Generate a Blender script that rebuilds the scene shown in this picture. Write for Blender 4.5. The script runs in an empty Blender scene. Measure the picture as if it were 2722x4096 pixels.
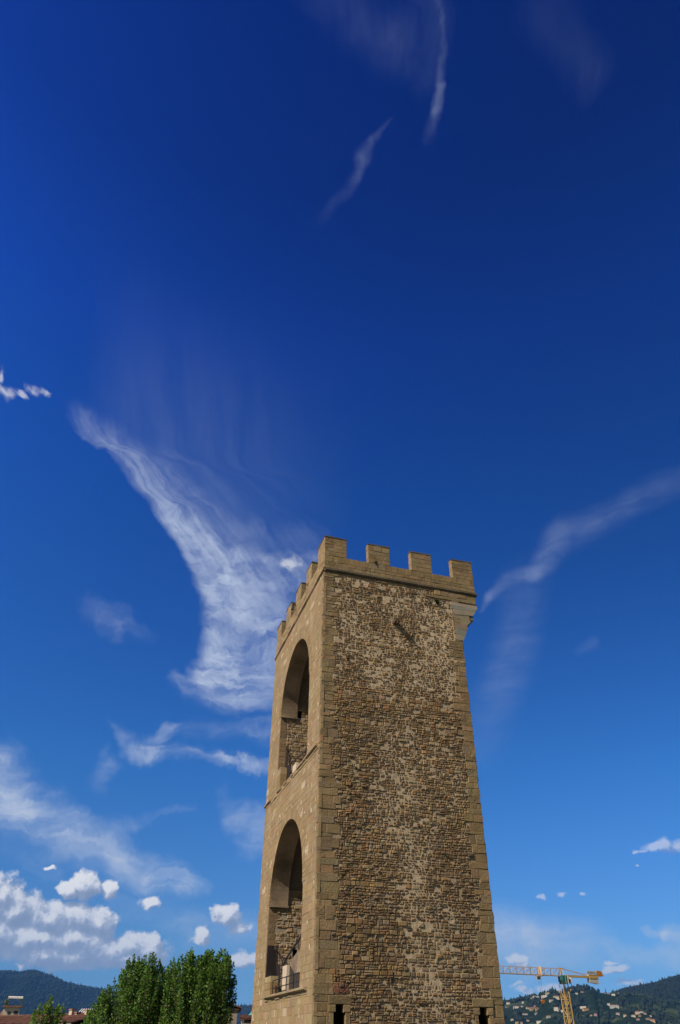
import bpy, math, random
import numpy as np
from mathutils import Vector
R = math.radians
rnd = random.Random(7)
sc = bpy.context.scene
col = sc.collection

# ------------------------------------------------------------------ camera, sky, sun, exposure
EYE = 17.0                       # height of the photographer above the ground at the tower's foot
cam_d = bpy.data.cameras.new("camera")
cam = bpy.data.objects.new("camera", cam_d); col.objects.link(cam)
cam_d.sensor_fit = 'VERTICAL'; cam_d.sensor_height = 23.5; cam_d.lens = 16.0
cam_d.clip_start = 0.1; cam_d.clip_end = 60000
from mathutils import Matrix
PITCH, ROLL = 0.6547, 0.0082
cam.matrix_world = Matrix.Translation((0, 0, EYE)) @ Matrix.Rotation(math.pi/2+PITCH, 4, 'X') @ Matrix.Rotation(ROLL, 4, 'Z')
sc.camera = cam
SUN = Vector((-0.553, -0.483, 0.680)).normalized()
SUN_EL = math.asin(SUN.z); SUN_AZ = math.atan2(SUN.x, SUN.y)
sd = bpy.data.lights.new("sun", 'SUN'); sd.energy = 5.0; sd.angle = R(0.53); sd.color = (1.0, 0.88, 0.70)
sun = bpy.data.objects.new("sun", sd); col.objects.link(sun)
sun.rotation_euler = (-SUN).to_track_quat('-Z', 'Y').to_euler(); sun.location = (0, 0, 200)
sc.view_settings.view_transform = 'Standard'; sc.view_settings.look = 'None'
sc.view_settings.exposure = -0.10; sc.view_settings.gamma = 1
sc.cycles.use_adaptive_sampling = True; sc.cycles.adaptive_threshold = 0.015; sc.cycles.adaptive_min_samples = 12
sc.cycles.max_bounces = 6; sc.cycles.diffuse_bounces = 3; sc.cycles.transparent_max_bounces = 8

# cloud shapes: (x, elevation, ...) in degrees of sky, x = azimuth*cos(elevation)
CAPS = [[-25.39, 15.29, -24.03, 14.1, 1.69, 1.57, 0.9, 0.85], [-24.03, 14.1, -22.32, 12.95, 1.57, 1.3, 0.85, 0.8], [-22.32, 12.95, -19.22, 12.0, 1.3, 1.15, 0.8, 0.75], [-19.22, 12.0, -16.13, 10.54, 1.15, 1.15, 0.75, 0.7], [-16.13, 10.54, -13.35, 9.76, 1.15, 0.99, 0.7, 0.7], [-13.35, 9.76, -10.82, 9.04, 0.99, 0.76, 0.7, 0.65], [-10.82, 9.04, -9.32, 8.87, 0.76, 0.41, 0.65, 0.3], [-25.1, 16.24, -23.81, 15.5, 0.68, 0.57, 0.6, 0.5], [-24.07, 11.99, -19.92, 11.27, 0.99, 1.02, 0.25, 0.2], [-17.32, 12.03, -14.75, 12.96, 0.35, 0.31, 0.25, 0.25], [-14.75, 12.96, -11.2, 13.95, 0.31, 0.2, 0.25, 0.08], [-22.25, 13.85, -20.24, 14.22, 0.4, 0.16, 0.35, 0.2], [-23.23, 10.13, -19.74, 9.65, 0.43, 0.44, 0.12, 0.15], [-17.38, 8.1, -13.74, 7.31, 0.28, 0.56, 0.2, 0.22], [-13.74, 7.31, -10.03, 6.39, 0.56, 0.79, 0.22, 0.28], [-10.03, 6.39, -5.75, 5.86, 0.79, 0.79, 0.28, 0.25], [-17.84, 20.0, -16.18, 18.81, 0.18, 0.31, 0.1, 0.2], [-16.18, 18.81, -14.94, 18.06, 0.31, 0.5, 0.2, 0.4], [-15.05, 17.86, -13.91, 18.09, 0.57, 0.63, 0.4, 0.6], [-13.91, 18.09, -12.47, 19.61, 0.63, 0.29, 0.6, 0.5], [-13.74, 17.67, -11.38, 17.58, 0.51, 0.38, 0.25, 0.3], [-11.38, 17.58, -8.99, 17.38, 0.38, 0.45, 0.3, 0.4], [-9.27, 17.56, -7.38, 17.19, 0.28, 0.36, 0.6, 0.85], [-7.38, 17.19, -5.16, 16.93, 0.36, 0.34, 0.85, 0.6], [-11.78, 19.22, -7.25, 19.85, 0.52, 0.66, 0.15, 0.2], [-7.25, 19.85, -5.07, 19.82, 0.66, 0.8, 0.2, 0.4], [-17.57, 17.61, -16.95, 16.64, 0.43, 0.74, 0.15, 0.25], [-16.95, 16.64, -17.3, 15.4, 0.74, 0.48, 0.25, 0.1], [-9.24, 15.26, -7.57, 13.88, 0.38, 0.75, 0.15, 0.35], [-7.57, 13.88, -6.08, 12.86, 0.75, 0.99, 0.35, 0.4], [-6.08, 12.86, -4.74, 12.08, 0.99, 0.74, 0.4, 0.3], [26.81, 35.85, 22.83, 35.01, 0.79, 0.82, 0.12, 0.14], [22.83, 35.01, 20.36, 34.25, 0.82, 0.89, 0.14, 0.15], [20.36, 34.25, 17.62, 33.79, 0.89, 1.02, 0.15, 0.19], [17.62, 33.79, 16.53, 32.38, 1.02, 0.81, 0.19, 0.2], [16.53, 32.38, 15.65, 31.45, 0.81, 0.59, 0.2, 0.28], [15.65, 31.45, 13.48, 30.91, 0.59, 0.49, 0.28, 0.18], [13.48, 30.91, 12.15, 29.87, 0.49, 0.33, 0.18, 0.24], [12.15, 29.87, 11.3, 28.65, 0.33, 0.13, 0.24, 0.1], [14.88, 30.71, 14.21, 26.29, 1.3, 1.28, 0.08, 0.14], [14.21, 26.29, 13.12, 23.44, 1.28, 1.37, 0.14, 0.14], [13.12, 23.44, 10.89, 19.28, 1.37, 1.65, 0.14, 0.09], [18.84, 24.74, 19.91, 25.39, 0.36, 0.36, 0.05, 0.14], [10.65, 5.92, 13.42, 5.48, 1.48, 1.3, 0.75, 0.7], [13.42, 5.48, 16.89, 5.28, 1.3, 1.06, 0.7, 0.5], [20.38, 6.51, 21.78, 6.26, 0.11, 0.38, 0.3, 0.7], [21.78, 6.26, 23.3, 6.08, 0.38, 0.64, 0.7, 0.9], [18.01, 4.93, 23.06, 5.06, 0.35, 0.6, 0.35, 0.55], [-19.7, 27.79, -16.85, 27.12, 0.62, 0.71, 0.12, 0.22], [-16.85, 27.12, -14.89, 26.07, 0.71, 0.4, 0.22, 0.12], [-12.62, 22.99, -10.37, 22.7, 0.47, 1.03, 0.35, 0.45], [-10.37, 22.7, -7.96, 23.2, 1.03, 1.28, 0.45, 0.5], [-7.96, 23.2, -4.88, 24.18, 1.28, 1.3, 0.5, 0.5], [-6.65, 27.82, -4.0, 29.13, 0.33, 0.58, 0.2, 0.45], [-9.12, 33.23, -5.76, 33.38, 0.67, 0.51, 0.25, 0.3], [-5.76, 33.38, -1.36, 33.94, 0.51, 0.76, 0.3, 0.4], [-9.73, 31.01, -6.55, 30.81, 0.83, 0.75, 0.2, 0.25], [-6.55, 30.81, -3.2, 31.68, 0.75, 1.01, 0.25, 0.45], [-9.33, 36.21, -6.63, 35.5, 1.01, 0.51, 0.15, 0.2], [-6.62, 34.49, -2.39, 35.43, 1.01, 1.02, 0.12, 0.14], [5.37, 73.41, 6.57, 71.47, 0.22, 0.18, 0.16, 0.2], [6.57, 71.47, 7.0, 69.55, 0.18, 0.2, 0.2, 0.2], [7.0, 69.55, 7.13, 67.94, 0.2, 0.26, 0.2, 0.42], [7.13, 67.94, 6.95, 66.64, 0.26, 0.28, 0.42, 0.36], [6.95, 66.64, 6.3, 65.24, 0.28, 0.39, 0.36, 0.08], [5.02, 73.51, 6.24, 71.16, 0.95, 0.91, 0.08, 0.08], [6.24, 71.16, 6.07, 68.66, 0.91, 0.85, 0.08, 0.06], [-1.18, 74.03, 3.23, 71.29, 1.23, 1.3, 0.08, 0.11], [3.23, 71.29, 4.75, 69.56, 1.3, 0.76, 0.11, 0.07], [3.53, 66.7, 2.07, 65.72, 0.14, 0.21, 0.05, 0.18], [2.07, 65.72, 1.26, 64.43, 0.21, 0.47, 0.18, 0.3], [1.26, 64.43, 0.99, 63.5, 0.47, 0.33, 0.3, 0.26], [0.99, 63.5, 0.34, 62.04, 0.33, 0.33, 0.26, 0.1], [0.34, 62.04, -1.41, 60.03, 0.33, 0.34, 0.1, 0.03], [13.18, 69.82, 18.32, 63.64, 1.01, 0.88, 0.04, 0.06]]
AL = [(21.14, -5.44), (21.89, -8.71), (22.96, -11.02), (24.18, -11.41), (25.84, -10.77), (27.65, -10.44), (28.95, -10.49), (30.52, -11.12), (32.08, -11.74), (33.87, -12.94), (35.47, -14.12), (36.89, -15.12), (37.73, -16.42), (38.81, -17.22), (40.07, -18.66), (40.36, -20.54), (41.12, -21.23), (41.77, -21.29)]
AR = [(21.6, 1.09), (25.45, 1.07), (30.41, 1.05), (33.09, -1.35), (33.82, -6.61), (34.96, -8.64), (36.46, -10.0), (37.89, -11.51), (39.29, -12.84), (40.5, -14.8), (41.21, -17.06), (41.92, -19.42), (42.18, -20.51)]
ELL = [[-17.61, 8.77, 1.06, 0.76, 1], [-18.6, 8.47, 0.77, 0.44, 1], [-15.94, 8.57, 0.58, 0.49, 1], [-13.11, 7.92, 0.9, 0.41, 0.6], [-7.82, 7.34, 1.01, 0.6, 0.9], [-6.78, 6.57, 1.02, 0.52, 0.55], [-9.45, 5.99, 0.74, 0.56, 0.8], [-6.39, 4.77, 1.11, 0.46, 0.7], [-23.01, 7.66, 1.57, 1.26, 1], [-21.56, 7.04, 1.58, 1.1, 1], [-19.49, 6.65, 1.91, 1.01, 1], [-17.7, 6.73, 1.62, 0.97, 1], [-16.36, 6.59, 1.03, 0.87, 1], [-17.58, 5.53, 2.23, 1.01, 1], [-20.45, 5.51, 2.69, 1.09, 1], [-22.67, 5.8, 1.63, 1.12, 1], [-17.84, 4.63, 1.67, 0.78, 1], [-19.74, 4.76, 1.96, 0.77, 1], [-15.43, 4.91, 1.81, 0.85, 0.95], [-13.8, 5.46, 1.3, 0.87, 0.95], [-12.59, 5.14, 1.3, 0.83, 0.95], [-14.55, 4.44, 1.38, 0.64, 0.85], [-20.09, 9.68, 0.44, 0.2, 0.35], [-20.85, 4.0, 0.81, 0.2, 0.25], [22.76, 11.16, 1.39, 0.45, 0.6], [21.21, 10.98, 0.74, 0.25, 0.5], [23.85, 11.01, 0.79, 0.51, 0.6], [21.03, 9.95, 0.33, 0.18, 0.3], [14.27, 8.36, 0.41, 0.29, 0.3], [15.87, 8.56, 0.6, 0.26, 0.3], [17.27, 8.54, 0.33, 0.16, 0.25], [12.25, 4.83, 0.72, 0.37, 0.6], [12.65, 4.39, 1.0, 0.27, 0.5], [18.61, 4.21, 0.86, 0.29, 0.85], [18.43, 4.6, 0.69, 0.14, 0.45], [12.54, 3.02, 0.73, 0.25, 0.7], [14.19, 2.99, 0.8, 0.38, 0.8], [19.37, 3.38, 1.14, 0.32, 0.4], [12.13, 3.32, 0.98, 0.28, 0.25], [-26.47, 42.27, 0.42, 0.82, 0.42], [-26.19, 41.35, 0.75, 0.72, 0.45], [-25.01, 41.71, 0.91, 0.33, 0.35], [-24.1, 42.26, 0.88, 0.58, 0.45], [-23.3, 42.41, 0.52, 0.43, 0.4], [-3.81, 33.08, 1.35, 0.98, 0.6]]

class NT:
    """small helper for node trees"""
    def __init__(s, nt): s.nt = nt
    def n(s, t, **kw):
        o = s.nt.nodes.new(t)
        for k, v in kw.items(): setattr(o, k, v)
        return o
    def put(s, sock, v):
        if v is None: return
        if isinstance(v, bpy.types.NodeSocket): s.nt.links.new(v, sock)
        else: sock.default_value = v
    def m(s, op, a, b=None, c=None, clamp=False):
        o = s.n('ShaderNodeMath', operation=op, use_clamp=clamp)
        for i, v in enumerate((a, b, c)): s.put(o.inputs[i], v)
        return o.outputs[0]
    def v(s, op, a, b=None, c=None, out=0):
        o = s.n('ShaderNodeVectorMath', operation=op)
        for i, x in enumerate((a, b, c)):
            if x is None: continue
            if op == 'SCALE' and i == 1: s.put(o.inputs['Scale'], x)
            else: s.put(o.inputs[i], x)
        return o.outputs[out]
    def mr(s, v, a, b, c=0.0, d=1.0, smooth=True):
        o = s.n('ShaderNodeMapRange', interpolation_type='SMOOTHSTEP' if smooth else 'LINEAR')
        for i, x in enumerate((v, a, b, c, d)): s.put(o.inputs[i], x)
        return o.outputs[0]
    def noise(s, vec, scale, detail=4, rough=0.5, dist=0.0, dim='3D', color=False, lac=2.0):
        o = s.n('ShaderNodeTexNoise', noise_dimensions=dim)
        s.put(o.inputs['Vector'], vec); s.put(o.inputs['Scale'], scale); s.put(o.inputs['Detail'], detail)
        s.put(o.inputs['Roughness'], rough); s.put(o.inputs['Distortion'], dist); s.put(o.inputs['Lacunarity'], lac)
        return o.outputs[1 if color else 0]
    def mix(s, f, a, b, blend='MIX'):
        o = s.n('ShaderNodeMix', data_type='RGBA', blend_type=blend)
        s.put(o.inputs[0], f); s.put(o.inputs[6], a); s.put(o.inputs[7], b)
        return o.outputs[2]
    def ramp(s, f, stops, interp='LINEAR'):
        o = s.n('ShaderNodeValToRGB'); o.color_ramp.interpolation = interp
        top = max(1.0, max(max(c[:3]) for _, c in stops))
        e = o.color_ramp.elements
        while len(e) < len(stops): e.new(0.5)
        for i, (p, c) in enumerate(stops): e[i].position = p; e[i].color = (c[0]/top, c[1]/top, c[2]/top, 1)
        s.put(o.inputs[0], f); return s.v('SCALE', o.outputs[0], top) if top > 1 else o.outputs[0]
    def curve(s, f, pts):
        o = s.n('ShaderNodeFloatCurve'); c = o.mapping.curves[0]
        c.points[0].location = pts[0]; c.points[1].location = pts[-1]
        for p in pts[1:-1]: c.points.new(*p)
        o.mapping.update(); s.put(o.inputs[1], f); return o.outputs[0]

def build_world():
    w = bpy.data.worlds.new("World"); sc.world = w; w.use_nodes = True
    nt = w.node_tree; nt.nodes.clear(); N = NT(nt)
    out = N.n('ShaderNodeOutputWorld')
    tc = N.n('ShaderNodeTexCoord'); D = N.v('NORMALIZE', tc.outputs['Generated'])
    sky = N.n('ShaderNodeTexSky'); sky.sky_type = 'NISHITA'; sky.sun_disc = False
    sky.sun_elevation = SUN_EL; sky.sun_rotation = SUN_AZ
    sky.air_density = 1.0; sky.dust_density = 0.15; sky.ozone_density = 2.5; sky.altitude = 100
    sep = N.n('ShaderNodeSeparateXYZ'); N.put(sep.inputs[0], D)
    x, y, z = sep.outputs
    cs = N.v('DOT_PRODUCT', D, tuple(SUN), out=1)
    pol = N.m('MULTIPLY', cs, cs)          # polarised darkening: deepest a quarter turn away from the sun
    # cloud-layer coordinates in degrees: (azimuth*cos(elevation), elevation)
    el = N.m('ARCSINE', z); ce = N.m('COSINE', el)
    az = N.m('ARCTAN2', x, y)
    X = N.m('MULTIPLY', N.m('MULTIPLY', az, ce), 57.2958); E = N.m('MULTIPLY', el, 57.2958)
    cmb = N.n('ShaderNodeCombineXYZ'); N.put(cmb.inputs[0], X); N.put(cmb.inputs[1], E)
    P = cmb.outputs[0]
    tint = N.ramp(N.m('DIVIDE', E, 80.0), SKY_TINT)
    base = N.mix(1.0, sky.outputs[0], tint, 'MULTIPLY')
    side = N.mr(X, -28, 30, SIDE[0], SIDE[1], smooth=False)
    sidef = N.m('ADD', N.m('MULTIPLY', N.m('SUBTRACT', side, 1.0), N.mr(E, 3, 35)), 1.0)
    base = N.v('SCALE', base, N.m('MULTIPLY', sidef, N.m('MULTIPLY_ADD', pol, 0.35, 0.95)))
    cirrus_col = N.ramp(N.m('DIVIDE', E, 75.0), CIR_COL)
    def bgnode(c):
        bg = N.n('ShaderNodeBackground'); N.put(bg.inputs[0], c); bg.inputs[1].default_value = SKY_STRENGTH
        return bg.outputs[0]
    g_id = [0]
    def cumulus(P, dep, under, ells, opac, soft):
        """billowing clouds from soft ellipses; a second look at the field towards the sun gives each its lit side"""
        g_id[0] += 1
        gt = bpy.data.node_groups.new("cumulus_field_%d" % g_id[0], 'ShaderNodeTree')
        gt.interface.new_socket("P", in_out='INPUT', socket_type='NodeSocketVector')
        gt.interface.new_socket("F", in_out='OUTPUT', socket_type='NodeSocketFloat')
        gt.interface.new_socket("Mass", in_out='OUTPUT', socket_type='NodeSocketFloat')
        G = NT(gt); gi = G.n('NodeGroupInput'); go = G.n('NodeGroupOutput'); p = gi.outputs[0]
        pw = G.v('MULTIPLY_ADD', G.v('SUBTRACT', G.noise(p, 0.9, 3, 0.5, color=True, dim='2D'), (0.5, 0.5, 0.5)), (1.1, 0.8, 0), p)
        best = None; pc = pw
        for k_, (cx_, cy_, rx, ry, d) in enumerate(ells):
            if k_ % 8 == 7: pc = G.v('MULTIPLY_ADD', best, (1e-6, 1e-6, 0), pw)
            q = G.v('MULTIPLY_ADD', pc, (1/rx, 1/ry, 0), (-cx_/rx, -cy_/ry, 0))
            l = G.m('SUBTRACT', 1.0-(1.0-d)*0.75, G.v('LENGTH', q, out=1))
            best = l if best is None else G.m('MAXIMUM', best, l)
        vo = G.n('ShaderNodeTexVoronoi', feature='SMOOTH_F1', voronoi_dimensions='2D'); G.put(vo.inputs['Vector'], pw)
        vo.inputs['Scale'].default_value = 0.95; vo.inputs['Detail'].default_value = 3; vo.inputs['Roughness'].default_value = 0.55
        vo.inputs['Smoothness'].default_value = 0.7
        bil = G.m('SUBTRACT', 0.5, vo.outputs['Distance'])
        nz = G.m('SUBTRACT', G.noise(pw, 1.15, 6, 0.56, dim='2D'), 0.5)
        f = G.m('ADD', G.m('MULTIPLY_ADD', bil, CU_B, best), G.m('MULTIPLY', nz, CU_N))
        G.put(go.inputs[0], f); G.put(go.inputs[1], best)
        def field(vec):
            o = N.n('ShaderNodeGroup'); o.node_tree = gt; N.put(o.inputs[0], vec); return o.outputs
        P1 = N.v('MULTIPLY_ADD', dep, (1e-6, 1e-6, 0), P)
        f0 = field(P1); P2 = N.v('MULTIPLY_ADD', f0[0], (1e-6, 1e-6, 0), P1)
        f1 = field(N.v('ADD', P2, (-0.36, 0.50, 0)))
        alpha = N.mr(f0[0], CU_T, CU_T+soft)
        dM = N.m('SUBTRACT', f0[1], f1[1]); dF = N.m('SUBTRACT', f0[0], f1[0])
        litm = N.mr(N.m('ADD', N.m('MULTIPLY', dM, -0.30), N.m('MULTIPLY', dF, 1.15)), -0.60, 0.66)
        ccol = N.ramp(litm, CUM_COL)
        ccol = N.mix(N.mr(E, 2.5, 12, 0.42, 0.0), ccol, CUM_FAR)
        top = opac
        return N.mix(N.m('MULTIPLY', alpha, top), under, ccol)
    def region(x0, x1, e0, e1, plume_on, upright, con=(1.15, 0.10), opac=0.93, soft=0.52, wa=3.8):
        """one part of the sky with the cirrus and cumulus that lie in it"""
        caps = []
        for c in CAPS:
            m = max(c[4], c[5])*1.6+2.2
            if max(c[0], c[2])+m > x0 and min(c[0], c[2])-m < x1 and max(c[1], c[3])+m > e0 and min(c[1], c[3])-m < e1: caps.append(c)
        ells = [c for c in ELL if c[0]+c[2]*1.6+1 > x0 and c[0]-c[2]*1.6-1 < x1 and c[1]+c[3]*1.8+1 > e0 and c[1]-c[3]*1.8-1 < e1]
        wn = N.noise(P, 0.17, 6, 0.62, color=True, dim='2D')
        warp = N.v('SUBTRACT', wn, (0.5, 0.5, 0.5))
        Pw = N.v('MULTIPLY_ADD', warp, (wa, wa, 0), P)
        if plume_on:
            sw = N.n('ShaderNodeSeparateXYZ'); N.put(sw.inputs[0], N.v('MULTIPLY_ADD', warp, (2.2, 2.2, 0), P))
            Xw, Ew = sw.outputs[0], sw.outputs[1]
            def ecurve(pts):
                p = [(max(0, min(1, e/70.0)), max(0, min(1, (xx+30)/40.0))) for e, xx in pts]
                return N.m('MULTIPLY_ADD', N.curve(N.m('DIVIDE', Ew, 70.0), p), 40.0, -30.0)
            dl = N.m('SUBTRACT', Xw, ecurve(AL)); dr = N.m('SUBTRACT', ecurve(AR), Xw)
            fc = N.n('ShaderNodeCombineXYZ'); N.put(fc.inputs[0], N.m('MULTIPLY_ADD', dl, 1.0, N.m('MULTIPLY', Ew, 0.12))); N.put(fc.inputs[1], N.m('MULTIPLY', Ew, 0.15))
            s1 = N.noise(fc.outputs[0], 0.62, 7, 0.62, dist=0.15, dim='2D')
        else:
            mp = N.n('ShaderNodeMapping'); N.put(mp.inputs[0], Pw); mp.inputs['Rotation'].default_value = (0, 0, R(-14)); mp.inputs['Scale'].default_value = (0.20, 1.1, 1)
            s1 = N.noise(mp.outputs[0], 0.85, 7, 0.64, dist=0.2, dim='2D')
        s3 = N.noise(Pw, 0.45, 7, 0.6, dist=0.5, dim='2D')
        if plume_on:                       # threads run upright high up and sideways low down
            mp2 = N.n('ShaderNodeMapping'); N.put(mp2.inputs[0], Pw); mp2.inputs['Rotation'].default_value = (0, 0, R(-14))
            mp2.inputs['Scale'].default_value = (0.22, 1.0, 1)
            s2 = N.noise(mp2.outputs[0], 0.8, 6, 0.6, dist=0.2, dim='2D')
            sm = N.n('ShaderNodeMix', data_type='FLOAT'); N.put(sm.inputs[0], N.mr(E, 26, 38)); N.put(sm.inputs[2], s2); N.put(sm.inputs[3], s1)
            ss = sm.outputs[0]
        else: ss = s1
        stm = N.mr(N.m('ADD', N.m('MULTIPLY', ss, 0.64), N.m('MULTIPLY', s3, 0.36)), 0.33, 0.66)
        acc = None; Pc = Pw
        for k_, (ax, ay, bx, by, w0, w1, i0, i1) in enumerate(caps):
            if k_ % 5 == 4: Pc = N.v('MULTIPLY_ADD', acc, (1e-6, 1e-6, 0), Pw)   # keeps the shader's evaluation in sequence
            dx, dy = bx-ax, by-ay; L2 = dx*dx+dy*dy+1e-6
            pa = N.v('SUBTRACT', Pc, (ax, ay, 0))
            h = N.m('ADD', N.v('DOT_PRODUCT', pa, (dx/L2, dy/L2, 0), out=1), 0.0, clamp=True)
            ln = N.v('LENGTH', N.v('MULTIPLY_ADD', (-dx, -dy, 0), h, pa), out=1)
            mk = N.mr(ln, N.m('MULTIPLY_ADD', h, (w1-w0)*WF, w0*WF), 0.0, 0.0, N.m('MULTIPLY_ADD', h, (i1-i0)*IF, i0*IF))
            acc = mk if acc is None else N.m('MAXIMUM', acc, N.m('ADD', mk, N.m('MULTIPLY', acc, 0.35)))
        cir = N.m('MULTIPLY', acc, N.m('MULTIPLY_ADD', stm, con[0], con[1])) if acc else N.m('MULTIPLY', s3, 0.0001)
        if plume_on:
            rw = N.mr(Ew, 27, 44, 3.0, 4.6)
            rm_ = N.mr(dr, N.m('MULTIPLY', rw, -0.9), rw)
            lo, hi = AL[0][0], AL[-1][0]
            bm = N.m('MULTIPLY', N.mr(Ew, lo-0.6, lo+2.6), N.mr(Ew, hi+1.4, hi-0.8))
            inten = N.m('MULTIPLY', N.mr(Ew, hi+1, 34, 0.42, 0.92), N.mr(dl, 1.5, 7.5, 1.0, 0.40))
            plume = N.m('MULTIPLY', N.m('MULTIPLY', N.mr(dl, -0.85, 0.55), rm_), N.m('MULTIPLY', bm, inten))
            veil = N.m('MULTIPLY', N.m('MULTIPLY', N.mr(dl, 0.0, 5.0), N.mr(Xw, 3.0, -13.0)), N.m('MULTIPLY', N.mr(Ew, 28, 38), N.mr(Ew, 56, 38)))
            veil = N.m('MULTIPLY', veil, N.mr(s1, 0.2, 0.8, 0.05, 0.12))
            pl = N.m('MULTIPLY', plume, N.m('MULTIPLY_ADD', stm, 0.85, 0.24))
            cir = N.m('ADD', N.m('MAXIMUM', cir, N.m('ADD', N.m('MULTIPLY', cir, 0.45), pl)), veil, clamp=True)
        cir = N.m('MULTIPLY', cir, 0.92)
        c = N.mix(cir, base, cirrus_col)
        if ells: c = cumulus(P, cir, c, ells, opac, soft)
        print('region', len(caps), len(ells))
        return bgnode(c)
    def choose(f, a, b):                   # f = 1 picks b; only the picked half of the sky is evaluated
        o = N.n('ShaderNodeMixShader'); N.put(o.inputs[0], f); N.put(o.inputs[1], a); N.put(o.inputs[2], b); return o.outputs[0]
    gt = lambda a, b: N.m('GREATER_THAN', a, b)
    split = -3.0
    low = choose(gt(X, split), region(-45, split, -2, 18, False, False, (0.75, 0.34), 0.94, 0.50), region(split, 45, -2, 18, False, False, (0.6, 0.50), N.mr(E, 5.5, 8.5, 0.72, 0.42), 0.62))
    mid = choose(gt(X, 10.0), region(-45, 10.0, 18, 46, True, True, (1.0, 0.2), 0.48, 0.8), region(10.0, 45, 18, 46, False, False, (0.55, 0.38), 0.6, 0.4, 1.6))
    top = region(-45, 45, 46, 90, True, True, (0.7, 0.42), 0.6, 0.4, 1.8)
    front = choose(gt(E, 18), low, choose(gt(E, 46), mid, top))
    # the rest of the dome, behind and beside the photographer: paler towards the sun; unseen, its warm tint, glow and cloud added to set the ambient light
    back = N.mr(y, 0.12, -0.35)
    glow = N.mr(cs, 0.55, 0.99, 0.0, 1.0)
    rest = N.mix(back, base, N.v('MULTIPLY', sky.outputs[0], (0.62, 0.52, 0.38)))
    cl = N.m('MULTIPLY', N.mr(N.noise(N.v('MULTIPLY', D, (1, 1, 2.2)), 2.6, 5, 0.55), 0.54, 0.70), back)
    rest = N.mix(N.m('MULTIPLY', cl, 0.5), rest, (5.0, 4.6, 4.3, 1))
    rest = N.mix(N.m('MULTIPLY', glow, 0.4), rest, (7.5, 6.4, 5.0, 1))
    outside = N.m('MAXIMUM', gt(N.m('ABSOLUTE', X), 40.0), N.m('MAXIMUM', N.m('LESS_THAN', E, -1.0), N.m('LESS_THAN', y, 0.12)))
    allsky = choose(outside, front, bgnode(rest))
    nt.links.new(allsky, out.inputs[0])
    w.cycles.sampling_method = 'MANUAL'; w.cycles.sample_map_resolution = 512
SKY_STRENGTH = 0.0732
SIDE = (1.02, 0.72)
WF, IF = 2.0, 0.85
CU_B, CU_N, CU_T = 0.42, 0.62, -0.47
SKY_TINT = [(0.0, (.40, .87, 1.9)), (2/80, (.41, .82, 1.6)), (4.5/80, (.47, .85, 1.42)), (8/80, (.42, .87, 1.5)), (17/80, (.30, .94, 1.78)),
            (25/80, (.25, .86, 1.88)), (38/80, (.17, .76, 2.0)), (50/80, (.12, .56, 1.94)), (62/80, (.07, .34, 1.36)), (1.0, (.04, .23, 1.06))]
CIR_COL = [(0.0, (8.0, 9.2, 11.2)), (0.45, (7.0, 8.2, 10.8)), (0.75, (4.2, 5.2, 8.2)), (1.0, (3.0, 3.9, 6.6))]
CUM_COL = [(0.0, (3.4, 4.3, 6.4)), (0.35, (4.4, 5.3, 7.4)), (0.6, (6.6, 7.4, 9.3)), (0.82, (10.6, 11.0, 12.0)), (1.0, (13.2, 13.2, 13.4))]
CUM_FAR = (4.6, 6.2, 9.4, 1)
build_world()

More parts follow.
